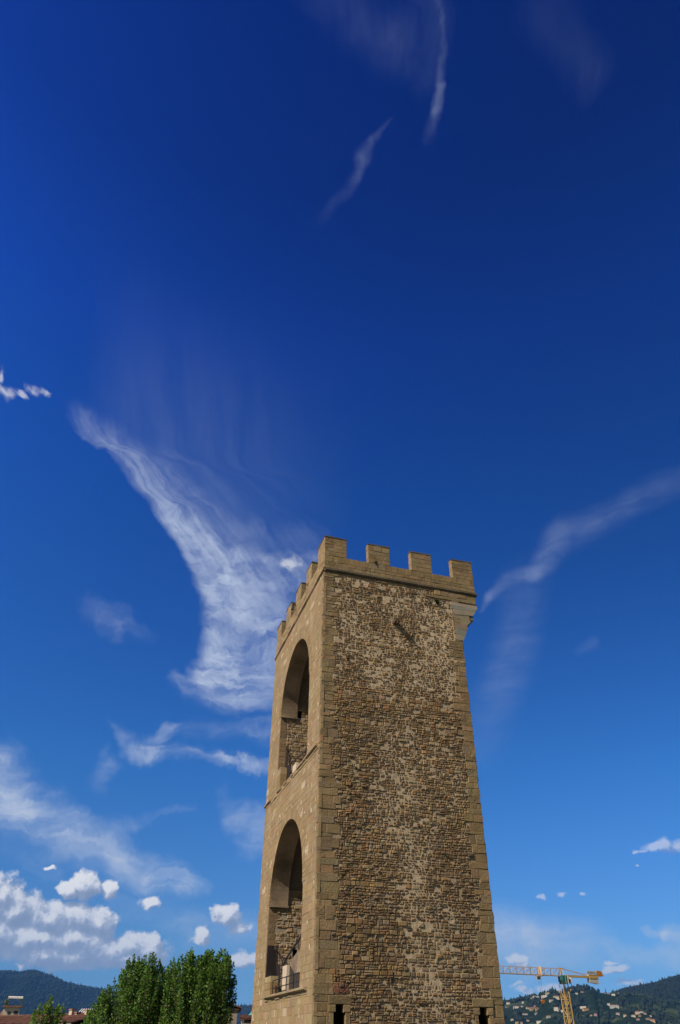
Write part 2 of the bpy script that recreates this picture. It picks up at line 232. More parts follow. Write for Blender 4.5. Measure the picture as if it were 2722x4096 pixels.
# ------------------------------------------------------------------ helpers
def link(o, parent=None):
    col.objects.link(o)
    if parent is not None: o.parent = parent
    return o
class MB:
    """collects faces, with a colour per vertex and a material per face, into one mesh"""
    def __init__(s): s.v, s.f, s.c, s.m = [], [], [], []
    def quad(s, pts, c=(1, 1, 1), m=0):
        n = len(s.v); s.v += [tuple(p) for p in pts]; s.c += [c]*len(pts); s.f.append(tuple(range(n, n+len(pts)))); s.m.append(m)
    def mesh(s, vs, fs, c=(1, 1, 1), m=0):
        n = len(s.v); s.v += [tuple(p) for p in vs]; s.c += [c]*len(vs); s.f += [tuple(i+n for i in f) for f in fs]; s.m += [m]*len(fs)
    def box(s, x0, x1, y0, y1, z0, z1, c=(1, 1, 1), m=0):
        v = [(x0, y0, z0), (x1, y0, z0), (x1, y1, z0), (x0, y1, z0), (x0, y0, z1), (x1, y0, z1), (x1, y1, z1), (x0, y1, z1)]
        s.mesh(v, [(0, 3, 2, 1), (4, 5, 6, 7), (0, 1, 5, 4), (1, 2, 6, 5), (2, 3, 7, 6), (3, 0, 4, 7)], c, m)
    def bar(s, a, b, r, c=(1, 1, 1), m=0, n=4, r2=None):
        a = Vector(a); b = Vector(b); d = (b-a).normalized(); r2 = r if r2 is None else r2
        u = d.orthogonal().normalized(); w = d.cross(u); vs = []
        if n == 4: u = (Vector((0, 0, 1)).cross(d)).normalized() if abs(d.z) < .95 else Vector((1, 0, 0)); w = d.cross(u)
        for p, rr in ((a, r), (b, r2)):
            for k in range(n):
                t = 2*math.pi*(k+.5)/n; vs.append(p+u*math.cos(t)*rr*(1.414 if n == 4 else 1)+w*math.sin(t)*rr*(1.414 if n == 4 else 1))
        fs = [(k, (k+1) % n, n+(k+1) % n, n+k) for k in range(n)]+[tuple(range(n))[::-1], tuple(range(n, 2*n))]
        s.mesh(vs, fs, c, m)
    def prism(s, poly, axis, a0, a1, c=(1, 1, 1), m=0):
        """extrude a 2-D polygon along an axis: 'x' poly=(y,z); 'y' poly=(x,z); 'z' poly=(x,y)"""
        def P(p, t): return {'x': (t, p[0], p[1]), 'y': (p[0], t, p[1]), 'z': (p[0], p[1], t)}[axis]
        n = len(poly); vs = [P(p, a0) for p in poly]+[P(p, a1) for p in poly]
        s.mesh(vs, [(k, (k+1) % n, n+(k+1) % n, n+k) for k in range(n)]+[tuple(range(n)), tuple(range(n, 2*n))], c, m)
    def build(s, name, mats, parent=None, smooth=False):
        me = bpy.data.meshes.new(name); me.from_pydata(s.v, [], s.f)
        ca = me.color_attributes.new('col', 'FLOAT_COLOR', 'POINT')
        a = np.ones((len(s.v), 4), dtype=np.float32); a[:, :3] = np.array(s.c, dtype=np.float32); ca.data.foreach_set('color', a.ravel())
        for mt in (mats if isinstance(mats, (list, tuple)) else [mats]): me.materials.append(mt)
        if any(s.m): me.polygons.foreach_set('material_index', s.m)
        if smooth: me.polygons.foreach_set('use_smooth', [True]*len(s.f))
        me.update(); return link(bpy.data.objects.new(name, me), parent)
def tag(o, label=None, cat=None, group=None, kind=None):
    for k, v in (('label', label), ('category', cat), ('group', group), ('kind', kind)):
        if v: o[k] = v
    return o
def empty(name, loc=(0, 0, 0), rz=0.0):
    o = bpy.data.objects.new(name, None); o.location = loc; o.rotation_euler = (0, 0, rz); o.empty_display_size = 0.5
    return link(o)
def mat(name, color=(.5, .5, .5), rough=.9, attr=False, var=0.25, vscale=1.5, bump=0.0, bscale=20.0, metallic=0.0, streak=None, fine=0.0, spec=0.3):
    m = bpy.data.materials.new(name); m.use_nodes = True; nt = m.node_tree; nt.nodes.clear(); N = NT(nt)
    out = N.n('ShaderNodeOutputMaterial'); b = N.n('ShaderNodeBsdfPrincipled')
    nt.links.new(b.outputs[0], out.inputs[0]); tc = N.n('ShaderNodeTexCoord'); O = tc.outputs['Object']
    if attr: at = N.n('ShaderNodeAttribute'); at.attribute_name = 'col'; c = at.outputs['Color']
    else: c = (*color, 1)
    n1 = N.noise(O, vscale, 6, 0.6)
    c = N.mix(1.0, c, N.ramp(n1, [(0.25, (1-var,)*3), (0.75, (1+var,)*3)]), 'MULTIPLY')
    if fine: c = N.mix(1.0, c, N.ramp(N.noise(O, 14, 5, 0.7), [(0.3, (1-fine,)*3), (0.7, (1+fine,)*3)]), 'MULTIPLY')
    if streak:                                   # run-off stains: long in z
        mp = N.n('ShaderNodeMapping'); N.put(mp.inputs[0], O); mp.inputs['Scale'].default_value = (1, 1, 0.12)
        sn = N.noise(mp.outputs[0], streak[0], 5, 0.7)
        c = N.mix(N.mr(sn, streak[1], streak[1]+0.09, 0, streak[3]), c, (*streak[2], 1))
    N.put(b.inputs['Base Color'], c); b.inputs['Roughness'].default_value = rough; b.inputs['Metallic'].default_value = metallic
    b.inputs['Specular IOR Level'].default_value = spec
    if bump:
        bp = N.n('ShaderNodeBump'); N.put(bp.inputs['Height'], N.noise(O, bscale, 6, 0.65)); bp.inputs['Distance'].default_value = bump
        bp.inputs['Strength'].default_value = 1.0; nt.links.new(bp.outputs[0], b.inputs['Normal'])
    return m
def hsh(*a):
    x = math.sin(sum(v*k for v, k in zip(a, (12.9898, 78.233, 37.719))))*43758.5453; return x-math.floor(x)
def vn(x, y, s=0):                                # smooth value noise
    xi, yi = math.floor(x), math.floor(y); fx, fy = x-xi, y-yi; fx = fx*fx*(3-2*fx); fy = fy*fy*(3-2*fy)
    a, b, c, d = hsh(xi, yi, s), hsh(xi+1, yi, s), hsh(xi, yi+1, s), hsh(xi+1, yi+1, s)
    return (a*(1-fx)+b*fx)*(1-fy)+(c*(1-fx)+d*fx)*fy
def fbm(x, y, s=0, o=4):
    t = 0; a = .5
    for k in range(o): t += a*vn(x, y, s+k*7); x *= 2.03; y *= 2.03; a *= .5
    return t

M_rub = mat('rubble_masonry', attr=True, var=.22, vscale=.9, bump=.03, bscale=9, fine=.28)
M_ash = mat('sandstone_ashlar', attr=True, var=.18, vscale=.6, bump=.012, bscale=12, fine=.14, streak=(5.0, .57, (.47, .39, .27), .5))
M_mort = mat('lime_mortar', attr=True, var=.2, vscale=1.6, bump=.03, bscale=7, fine=.25)
M_plaster = mat('old_plaster', (.29, .22, .155), var=.5, vscale=.7, bump=.02, fine=.22)
M_conc = mat('grey_concrete', attr=True, var=.15, vscale=2, bump=.01, fine=.12)
M_iron = mat('dark_iron', (.035, .03, .035), rough=.6, var=.3, metallic=.3)
M_dark = mat('hole_and_shade_dark', (.05, .042, .035), var=.2)
M_white = mat('painted_white', (.62, .52, .42), var=.12)
M_tile = mat('terracotta', attr=True, var=.3, vscale=1.2, fine=.2)
M_copper = mat('green_copper', (.16, .42, .34), rough=.55, var=.2, vscale=2)

# ------------------------------------------------------------------ the tower (local x along the shaded front, y back along the arched side)
Z0 = EYE
TX, TY, TYAW = -1.0022, 38.9871, 0.2963
W, DP = 9.6, 14.15
tower = tag(empty('stone_tower', (TX, TY, 0), TYAW), 'tall medieval stone gate tower with battlements and two open arches up its sunlit side', 'tower')

STONE = [(.28, .185, .095), (.31, .215, .115), (.24, .16, .088), (.34, .245, .14), (.35, .235, .11), (.29, .22, .145), (.20, .138, .08), (.35, .27, .175), (.31, .185, .095), (.27, .20, .13)]
QUOIN = [(.26, .185, .098), (.29, .21, .115), (.24, .175, .10), (.31, .22, .118), (.27, .205, .125)]
ASH = [(0.360, 0.252, 0.132), (0.336, 0.232, 0.121), (0.384, 0.272, 0.145), (0.320, 0.220, 0.114), (0.352, 0.256, 0.145), (0.376, 0.280, 0.163), (0.336, 0.240, 0.132)]

def jig(c, a=.14):
    k = 1+rnd.uniform(-a, a); return tuple(max(0, x*k*(1+rnd.uniform(-.05, .05))) for x in c)
def stone(mb, O, U, V, N, u0, u1, v0, v1, dep, c, m=0, back=.10, bev=.02, jt=.012, tilt=.01):
    """one block: a slightly crooked face with worn edges standing dep proud of the bed"""
    U, V, N, O = map(Vector, (U, V, N, O)); b = min(bev, (u1-u0)*.3, (v1-v0)*.3)
    q = [(u0, v0), (u1, v0), (u1, v1), (u0, v1)]; q = [(a+rnd.uniform(-jt, jt), z+rnd.uniform(-jt, jt)) for a, z in q]
    cu = (u0+u1)/2; cv = (v0+v1)/2
    P = lambda a, z, d: O+U*a+V*z+N*d
    out = [P(a, z, -back) for a, z in q]; mid = [P(a, z, dep-b*.8) for a, z in q]
    fr = [P(a+(b if a < cu else -b), z+(b if z < cv else -b), dep+rnd.uniform(-tilt, tilt)) for a, z in q]
    fs = [(8, 9, 10, 11)]
    for k in range(4):
        j = (k+1) % 4; fs += [(k, j, 4+j, 4+k), (4+k, 4+j, 8+j, 8+k)]
    mb.mesh(out+mid+fr, fs, c, m)
def voussoirs(mb, O, U, V, N, cu, cv, r0, r1, n, a0, a1, depf, cols, m=0):
    U, V, N, O = map(Vector, (U, V, N, O))
    for k in range(n):
        t0 = a0+(a1-a0)*k/n+.003; t1 = a0+(a1-a0)*(k+1)/n-.003; d = depf(); rr = r1+rnd.uniform(-.04, .04)
        pts = [(t0, r0), (t1, r0), (t1, rr), (t0, rr)]
        P = lambda t, r, dd: O+U*(cu+math.cos(t)*r)+V*(cv+math.sin(t)*r)+N*dd
        mb.mesh([P(t, r, -.1) for t, r in pts]+[P(t, r, d) for t, r in pts], [(4, 5, 6, 7), (0, 1, 5, 4), (1, 2, 6, 5), (2, 3, 7, 6), (3, 0, 4, 7)], jig(rnd.choice(cols), .1), m)
def fill_row(u0, u1, wmin, wmax):
    u = u0; res = []
    while u < u1-1e-6:
        w = rnd.uniform(wmin, wmax)
        if u1-(u+w) < wmin: w = u1-u
        if w > wmax*1.6: w /= 2
        res.append((u, u+w)); u += w
    return res
def subtract(iv, cuts):
    for c0, c1 in cuts:
        out = []
        for a, b in iv:
            if c1 <= a or c0 >= b: out.append((a, b)); continue
            if c0-a > .05: out.append((a, c0))
            if b-c1 > .05: out.append((c1, b))
        iv = out
    return iv

# ---- front (shaded, rubble) wall
FO, FU, FV, FN = (0, 0, Z0), (1, 0, 0), (0, 0, 1), (0, -1, 0)
ZB = -2.4                                     # stones are modelled down to here; a plain battered base goes on below
WIN = [(0.93, 1.50, -1.6, 1.57), (8.22, 8.80, -1.6, 1.58)]
def patch(u, z):                              # 1 where pale mortar smothers the stones
    p = fbm(u*.85, z*.38, 3, 4)*1.1-.22
    top = max(0, min(1, (z-16.3)/1.5)); mid = math.exp(-((u-5.3-.8*math.sin(z*.4))/1.5)**2)*(z < 17)
    bro = math.exp(-((z-15.6)/1.5)**2)
    return max(0, min(1, p*.66+.58*top+.56*mid-.30*bro+(0.16 if u > 6.5 and z > 9 else 0)-.10*(u < 3)*(z < 12)))
def front_wall():
    mb = MB()
    # mortar bed: a fine uneven sheet with the two slit windows left out
    us = sorted(set([0, W]+[w[0] for w in WIN]+[w[1] for w in WIN]+[round(i*.16, 3) for i in range(1, int(W/.16)+1) if i*.16 < W-.05]))
    zs = [i*.16+ZB for i in range(int((25.0-ZB)/.16)+1)]+[25.0]
    zs = sorted(set([z for z in zs if all(abs(z-w[3]) > .03 and abs(z-w[2]) > .03 for w in WIN)]+[1.57, 1.58, -1.6]))
    idx = {}
    def vid(i, j):
        if (i, j) not in idx:
            u, z = us[i], zs[j]; p = patch(u, z)
            edge = min(u, W-u) < .02
            d = 0 if edge else (fbm(u*2.6, z*2.6, 11, 3)-.45)*.05+.012*p
            d -= .015
            c = tuple(x*(.56+.38*p) for x in (.61, .49, .345))
            idx[(i, j)] = len(mb.v); mb.v.append((u, -d, Z0+z)); mb.c.append(c)
        return idx[(i, j)]
    for i in range(len(us)-1):
        for j in range(len(zs)-1):
            cu, cz = (us[i]+us[i+1])/2, (zs[j]+zs[j+1])/2
            if any(w[0] < cu < w[1] and w[2] < cz < w[3] for w in WIN): continue
            mb.f.append((vid(i, j), vid(i+1, j), vid(i+1, j+1), vid(i, j+1))); mb.m.append(1)
    # corner blocks
    ql, qr = [], []
    for store, side in ((ql, 0), (qr, 1)):
        z = ZB
        while z < 25.0:
            big = rnd.random() < (.75 if z < 22 else .5)
            h = rnd.uniform(.28, .52) if big else rnd.uniform(.16, .26); h = min(h, 25.0-z)
            if 25-(z+h) < .15: h = 25-z
            wd = (rnd.uniform(.75, 1.25) if side == 0 else rnd.uniform(.6, 1.15))*(.8 if not big else 1)
            if z > 12 and side == 0: wd *= .85
            if side == 1 and z > 20.9: wd = rnd.uniform(.5, .62)
            store.append((z, z+h, wd)); z += h
    for side, store in ((0, ql), (1, qr)):
        for z0, z1, wd in store:
            if side == 1 and z1 > 21.2 and z0 < 24.2: pass
            a, b = (-.03-rnd.random()*.03, wd) if side == 0 else (W-wd, W+rnd.random()*.05-.01)
            worn = rnd.random() < (.22 if z0 < 14 else .08)
            parts = [(a, b)]
            if b-a > .7 and rnd.random() < .55:
                s_ = a+(b-a)*rnd.uniform(.35, .65); parts = [(a, s_), (s_, b)]
            for p, q in parts:
                for w in WIN:                          # leave the window opening and its jambs
                    if z0 < w[3]+.3 and z1 > w[2] and q > w[0]-.16 and p < w[1]+.16:
                        if p < w[0]-.16: q = w[0]-.16
                        elif q > w[1]+.16: p = w[1]+.16
                        else: q = p
                if q-p < .08: continue
                stone(mb, FO, FU, FV, FN, p+.004, q-.004, z0+.004, z1-.004, (rnd.uniform(.008, .018) if worn else rnd.uniform(.022, .038)), jig(rnd.choice(QUOIN), .09), 0, back=.2, bev=rnd.uniform(.01, .026), jt=.014, tilt=.012)
    def qw(store, z0, z1): return max([s[2] for s in store if s[1] > z0+.02 and s[0] < z1-.02] or [.6])
    # rubble courses
    z = ZB
    while z < 25.0:
        h = rnd.uniform(.10, .20)
        if rnd.random() < .12: h = rnd.uniform(.2, .27)
        if 24.2 < z: h = rnd.uniform(.16, .3)
        z1 = min(z+h, 25.0)
        iv = [(qw(ql, z, z1), W-qw(qr, z, z1))]
        for w in WIN:
            if z1 > w[2] and z < w[3]+.34: iv = subtract(iv, [(w[0]-.2, w[1]+.22)])
        if z > -1 and z < 1.0 and h: iv = subtract(iv, [(3.75, 5.6)]) if z < .55 else iv
        if 1.9 < z+h*.5 < 2.32: iv = subtract(iv, [(.78, 1.75)])
        if z1 > 21.3 and z < 24.3: iv = subtract(iv, [(9.0, 9.7)])
        for a, b in iv:
            for u0, u1 in fill_row(a, b, .11, .34 if h < .2 else .5):
                cu = (u0+u1)/2; p = patch(cu, (z+z1)/2)
                wob = (fbm(cu*.8, z*.5, 29, 3)-.5)*.12; 
                if abs(cu-4.93) < .13 and abs(z-21.95) < .16: continue
                if rnd.random() < .02+.14*p: continue          # swallowed by mortar
                if rnd.random() < .012: continue
                sh = .011+.024*p+rnd.uniform(0, .014); dep = rnd.uniform(.004, .045)*(1.3-.7*p)+.008
                if rnd.random() < .07*(1-p): dep += .03
                c = rnd.choice(STONE)
                if (z+z1)/2 > 16 and rnd.random() < .35: c = rnd.choice([STONE[4], STONE[0], STONE[8]])
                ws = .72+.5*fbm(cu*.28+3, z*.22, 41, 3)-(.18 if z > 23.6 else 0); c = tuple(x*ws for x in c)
                r = 1-.0*p
                sv = rnd.uniform(0, .03)
                split = h > .16 and rnd.random() < .35
                segs = [(z, z1)] if not split else [(z, z+h*.52), (z+h*.52, z1)]
                for s0, s1 in segs:
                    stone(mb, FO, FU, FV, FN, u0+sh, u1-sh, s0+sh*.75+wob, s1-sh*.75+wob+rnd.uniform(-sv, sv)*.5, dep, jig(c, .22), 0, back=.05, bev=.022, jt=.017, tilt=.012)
        z = z1
    # dressed band under the string course, right half
    for z0, z1 in ((24.35, 24.62), (24.62, 25.0)):
        for u0, u1 in fill_row(6.9+rnd.random(), W+1.34, .45, .85):
            stone(mb, FO, FU, FV, FN, u0+.008, u1-.008, z0+.008, z1-.008, rnd.uniform(.05, .07), jig(rnd.choice(QUOIN), .15), 0, back=.2, bev=.015)
    # window surrounds: jamb blocks, lintel
    for k, (a, b, z0, z1) in enumerate(WIN):
        for s0, s1, in ((-1.6, -.7), (-.7, .25), (.25, 1.26)):
            stone(mb, FO, FU, FV, FN, a-.2, a-.005, s0+.01, s1-.01, .04, jig(QUOIN[3]), 0, back=.3, bev=.01, jt=.004)
            stone(mb, FO, FU, FV, FN, b+.005, b+.22, s0+.01, s1-.01, .045, jig(QUOIN[1]), 0, back=.3, bev=.01, jt=.004)
        stone(mb, FO, FU, FV, FN, a-.24, a+.10, 1.27, z1-.012, .045, jig(QUOIN[1]), 0, back=.3, bev=.02, jt=.004)     # corbelled shoulders
        stone(mb, FO, FU, FV, FN, b-.10, b+.24, 1.27, z1-.012, .045, jig(QUOIN[1]), 0, back=.3, bev=.02, jt=.004)
        stone(mb, FO, FU, FV, FN, a-.26, b+.28, z1+.005, z1+.34, .05, jig(QUOIN[2]), 0, back=.3, bev=.015, jt=.006)
    voussoirs(mb, FO, FU, FV, FN, 1.24, 1.93, .12, .50, 13, R(14), R(166), lambda: rnd.uniform(.02, .05), [(.26, .12, .08), (.30, .15, .10), (.22, .11, .08)])
    # patched block area low in the middle
    for u0, u1, z0, z1 in ((3.8, 4.5, -1, .3), (4.5, 4.95, -1, .52), (4.95, 5.55, -1, .28)):
        stone(mb, FO, FU, FV, FN, u0+.02, u1-.02, z0, z1, .03, jig((.20, .18, .155)), 0, bev=.03)
    # plain wall below, reaching the ground
    mb.box(0, W, -.01, 1.6, 0, Z0+ZB, (.2, .15, .1), 0)
    return mb.build('front_wall', [M_rub, M_mort], tower)
front_wall()
# window recesses: dark splayed slits through the thickness of the wall
for a, b, z0, z1 in WIN:
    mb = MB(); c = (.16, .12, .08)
    y0, y1 = .012, 1.5
    A = [(a, y0), (b, y0), (b+.25, y1), (a-.25, y1)]
    for k in (3, 1):
        p, q = A[k], A[(k+1) % 4]
        mb.quad([(p[0], p[1], Z0+z0), (q[0], q[1], Z0+z0), (q[0], q[1], Z0+z1), (p[0], p[1], Z0+z1)], c)
    mb.quad([(a, y0, Z0+z1), (b, y0, Z0+z1), (b+.25, y1, Z0+z1), (a-.25, y1, Z0+z1)], c)
    mb.quad([(a, y0, Z0+z0), (b, y0, Z0+z0), (b+.25, y1, Z0+z0), (a-.25, y1, Z0+z0)], c)
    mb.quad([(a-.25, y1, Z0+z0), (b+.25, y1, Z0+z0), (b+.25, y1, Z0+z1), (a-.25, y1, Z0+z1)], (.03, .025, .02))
    mb.build('window', M_rub, tower)

# ---- left (sunlit, ashlar) wall with the two great arches; its outward normal is -x, u runs back along +y
CB = 6.9                                       # centre line of the arches
ARCH = [dict(r=4.03, zc=7.0, sill=2.3, jamb=.13), dict(r=3.88, zc=19.1, sill=13.75, jamb=.14)]
LO, LU, LV, LN = (0, 0, Z0), (0, 1, 0), (0, 0, 1), (-1, 0, 0)
def half(z, extra=0.0, outer=False):
    """half width of the opening at height z"""
    for A in ARCH:
        if A['sill'] <= z < A['zc']+.02: return A['r']+(A['jamb'] if not outer else 0)*(1 if z < A['zc']-.02 else 0)+(0 if not extra else 0)
        if A['zc']+.02 <= z < A['zc']+A['r']+extra:
            return math.sqrt(max(0, (A['r']+extra)**2-(z-A['zc'])**2))
    return 0.0
def side_wall():
    mb = MB()
    zs = set([ZB, 25.0])
    z = ZB
    while z < 25: zs.add(round(z, 3)); z += .25
    for A in ARCH:
        zs |= {A['sill']-.001, A['sill'], A['zc']-.021, A['zc']-.019}
        for k in range(33): zs.add(A['zc']+A['r']*math.sin(math.pi/2*k/32))
    zs = sorted(zs)
    mc = (.34, .25, .14)
    for z0, z1 in zip(zs[:-1], zs[1:]):
        h0, h1 = half(z0), half(z1-1e-6) if z1-z0 > .002 else half(z1)
        for A in ARCH:
            if abs(z1-A['zc']-A['r']) < 1e-6: h1 = 0.0
            if abs(z1-A['sill']) < .01 and z1 <= A['sill']: h1 = 0
        for s in (-1, 1):
            e = 0.0 if s < 0 else DP
            a = [(0, e, Z0+z0), (0, CB+s*h0, Z0+z0), (0, CB+s*h1, Z0+z1), (0, e, Z0+z1)]
            n = 6
            for k in range(n):
                t0, t1 = k/n, (k+1)/n
                L_ = lambda t, i, j: tuple(a[i][q]+(a[j][q]-a[i][q])*t for q in range(3))
                mb.quad([L_(t0, 0, 1), L_(t1, 0, 1), L_(t1, 3, 2), L_(t0, 3, 2)], mc, 1)
    # ashlar courses
    z = ZB
    while z < 25.0:
        h = rnd.uniform(.28, .46); z1 = min(z+h, 25.0)
        if 25-z1 < .18: z1 = 25.0
        hm = max(half(z+.01, .55, True), half(z1-.01, .55, True), half((z+z1)/2, .55, True))
        inring = any(A['zc'] <= (z+z1)/2 < A['zc']+A['r']+.55 for A in ARCH)
        if not inring: hm = max(half(z+.02), half(z1-.02))
        iv = [(-.02-rnd.random()*.03, DP+rnd.uniform(0, .05))]
        if hm > 0:
            iv = subtract(iv, [(CB-hm, CB+hm)])
        for a, b in iv:
            for u0, u1 in fill_row(a, b, .4, 1.05):
                c = jig(rnd.choice(ASH[:2]+ASH[4:]), .035)
                if rnd.random() < .02: c = jig((.52, .42, .29), .06)
                d = rnd.uniform(.012, .017)
                if rnd.random() < .04: d -= .014
                stone(mb, LO, LU, LV, LN, u0+.002, u1-.002, z+.002, z1-.002, d, c, 0, back=.15, bev=.007, jt=.003, tilt=.003)
        z = z1
    for A in ARCH:
        voussoirs(mb, LO, LU, LV, LN, CB, A['zc'], A['r']-.004, A['r']+.60, 62, 0, math.pi, lambda: rnd.uniform(.02, .035), ASH)
    # low block closing the far end of the lower opening, and its twin above
    for z0, z1, u0, u1 in ((2.3, 3.25, 9.4, 10.95), (13.75, 15.2, 9.95, 10.9)):
        zz = z0
        while zz < z1-.05:
            h = min(rnd.uniform(.26, .36), z1-zz)
            for p, q in fill_row(u0, u1, .4, .8): stone(mb, (.02, 0, Z0), LU, LV, LN, p+.005, q-.005, zz+.005, zz+h-.005, .03, jig(ASH[3 if zz < z1-.5 else 5], .08), 0, back=.42, bev=.01, jt=.004)
            zz += h
    mb.box(.01, .8, 0, DP, 0, Z0+ZB, (.3, .22, .13), 0)
    for k in range(420):                       # pale lime runs and smears
        u, zz = rnd.uniform(.1, DP-.1), rnd.uniform(ZB, 24.9)
        w_, h_ = rnd.uniform(.02, .07), rnd.uniform(.08, .34)
        if rnd.random() < .15: w_, h_ = rnd.uniform(.1, .22), rnd.uniform(.1, .3)
        if max(half(zz, .1, True), half(zz+h_, .1, True)) > abs(u-CB)-w_: continue
        stone(mb, LO, LU, LV, LN, u, u+w_, zz, zz+h_, .024, jig((.60, .52, .40), .12), 0, back=.03, bev=.006, jt=.012, tilt=.001)
    return mb.build('side_wall', [M_ash, M_mort], tower)
side_wall()

# ---- arch rings in depth: plastered soffit on a projecting ledge, ashlar jamb beneath
RD = 1.18
for A in ARCH:
    r, zc = A['r'], Z0+A['zc']; mb = MB(); n = 48
    for k in range(n):
        t0, t1 = math.pi*k/n, math.pi*(k+1)/n
        mb.quad([(.0, CB+math.cos(t0)*r, zc+math.sin(t0)*r), (.0, CB+math.cos(t1)*r, zc+math.sin(t1)*r), (RD, CB+math.cos(t1)*r, zc+math.sin(t1)*r), (RD, CB+math.cos(t0)*r, zc+math.sin(t0)*r)])
        mb.quad([(RD, CB+math.cos(t0)*r, zc+math.sin(t0)*r), (RD, CB+math.cos(t1)*r, zc+math.sin(t1)*r), (RD, CB+math.cos(t1)*(r+1.6), zc+math.sin(t1)*(r+1.6)), (RD, CB+math.cos(t0)*(r+1.6), zc+math.sin(t0)*(r+1.6))])
    j = r+A['jamb']
    for s in (-1, 1):
        mb.box(.0, RD+.05, *sorted((CB+s*(r-.03), CB+s*(j+.05))), zc-.09, zc+.001)
    mb.build('arch_soffit', M_plaster, tower)

# ---- the rooms behind the arches
def rough_wall(mb, O, U, V, N, u0, u1, v0, v1, quoin, skip=None):
    v = v0
    while v < v1:
        h = rnd.uniform(.13, .26); w1 = min(v+h, v1)
        for a, b in fill_row(u0+quoin, u1, .14, .42):
            if skip and skip((a+b)/2, (v+w1)/2): continue
            sh = rnd.uniform(.012, .035)
            if rnd.random() < .06: continue
            stone(mb, O, U, V, N, a+sh, b-sh, v+sh*.8, w1-sh*.8, rnd.uniform(.01, .06), jig(rnd.choice([STONE[3], STONE[5], STONE[7], STONE[1]]), .25), 0, back=.05, bev=.025, jt=.02, tilt=.015)
        v = w1
    v = v0
    while v < v1 and quoin > 0:
        h = rnd.uniform(.35, .55); w1 = min(v+h, v1)
        stone(mb, O, U, V, N, u0+.01, u0+quoin+rnd.uniform(-.08, .10), v+.006, w1-.006, rnd.uniform(.012, .03), jig((.24, .175, .105), .12), 0, back=.1, bev=.012, jt=.006)
        v = w1
RB = 7.9                                        # depth of the rooms
for A, fl, top in ((ARCH[0], 2.3, 13.0), (ARCH[1], 13.75, 24.9)):
    mb = MB(); j = A['r']+A['jamb']; yb, yf = CB+j, CB-j; zs_ = A['zc']+.9; rr = j
    hole = (1.28, 1.56, 19.15, 19.68) if fl > 10 else (1.62, 1.92, 4.35, 4.72)
    mc = (.36, .31, .25)
    hs = lambda u, v: hole[0]-.08 < u < hole[1]+.08 and hole[2]-.06 < v < hole[3]+.06
    gx = sorted(set([0, RB, hole[0], hole[1]]+[i*.4 for i in range(1, 19)])); gz = sorted(set([fl, zs_, hole[2], hole[3]]+[fl+i*.4 for i in range(1, int((zs_-fl)/.4)+1)]))
    for i in range(len(gx)-1):
        for k in range(len(gz)-1):
            cx_, cz_ = (gx[i]+gx[i+1])/2, (gz[k]+gz[k+1])/2
            if cz_ > A['zc']-.05 and gx[i+1] <= RD: pass
            if hole[0] < cx_ < hole[1] and hole[2] < cz_ < hole[3]: continue
            mb.quad([(gx[i], yb, Z0+gz[k]), (gx[i+1], yb, Z0+gz[k]), (gx[i+1], yb, Z0+gz[k+1]), (gx[i], yb, Z0+gz[k+1])], mc, 1)
    hx = hole
    mb.quad([(hx[0], yb+.8, Z0+hx[2]), (hx[1], yb+.8, Z0+hx[2]), (hx[1], yb+.8, Z0+hx[3]), (hx[0], yb+.8, Z0+hx[3])], (.02, .02, .02), 1)
    for p, q in (((hx[0], hx[2]), (hx[1], hx[2])), ((hx[1], hx[2]), (hx[1], hx[3])), ((hx[1], hx[3]), (hx[0], hx[3])), ((hx[0], hx[3]), (hx[0], hx[2]))):
        mb.quad([(p[0], yb, Z0+p[1]), (q[0], yb, Z0+q[1]), (q[0], yb+.8, Z0+q[1]), (p[0], yb+.8, Z0+p[1])], (.1, .08, .06), 1)
    rough_wall(mb, (0, yb, Z0), (1, 0, 0), (0, 0, 1), (0, -1, 0), 0, 4.6, fl, A['zc']-.1, .52, hs)
    rough_wall(mb, (0, yb, Z0), (1, 0, 0), (0, 0, 1), (0, -1, 0), RD+.02, 4.6, A['zc']-.1, zs_, 0, hs)
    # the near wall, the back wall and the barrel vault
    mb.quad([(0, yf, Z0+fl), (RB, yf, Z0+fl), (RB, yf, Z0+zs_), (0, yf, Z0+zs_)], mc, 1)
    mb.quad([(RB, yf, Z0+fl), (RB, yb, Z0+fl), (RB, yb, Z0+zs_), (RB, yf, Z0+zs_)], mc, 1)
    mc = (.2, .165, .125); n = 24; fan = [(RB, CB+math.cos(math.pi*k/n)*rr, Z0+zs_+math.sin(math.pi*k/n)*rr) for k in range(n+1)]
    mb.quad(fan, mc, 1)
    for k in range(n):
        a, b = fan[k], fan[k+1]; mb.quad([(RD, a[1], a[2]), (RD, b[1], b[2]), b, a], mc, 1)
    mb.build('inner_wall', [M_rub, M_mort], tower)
    mb = MB(); mb.box(.05, RB, yf, yb, Z0+fl-.5, Z0+fl-.02, (.3, .26, .2)); mb.build('floor', M_conc, tower)

# ---- the plain far and river sides
mb = MB()
mb.quad([(0, DP, 0), (W, DP, 0), (W, DP, Z0+25), (0, DP, Z0+25)], (.3, .22, .14), 0)
n = 26
for j in range(n):
    z0, z1 = (Z0+25)*j/n, (Z0+25)*(j+1)/n
    mb.quad([(W, 0, z0), (W, DP, z0), (W, DP, z1), (W, 0, z1)], (.24, .18, .12), 0)
z = ZB
while z < 24:
    h = rnd.uniform(.25, .5)
    for u0, u1 in fill_row(0, 1.4, .4, .9): stone(mb, (W, 0, Z0), (0, 1, 0), (0, 0, 1), (1, 0, 0), u0, u1-.01, z, z+h-.01, rnd.uniform(.0, .06), jig(rnd.choice(QUOIN)), 0, bev=.03, jt=.02)
    z += h
mb.build('rear_wall', M_rub, tower)

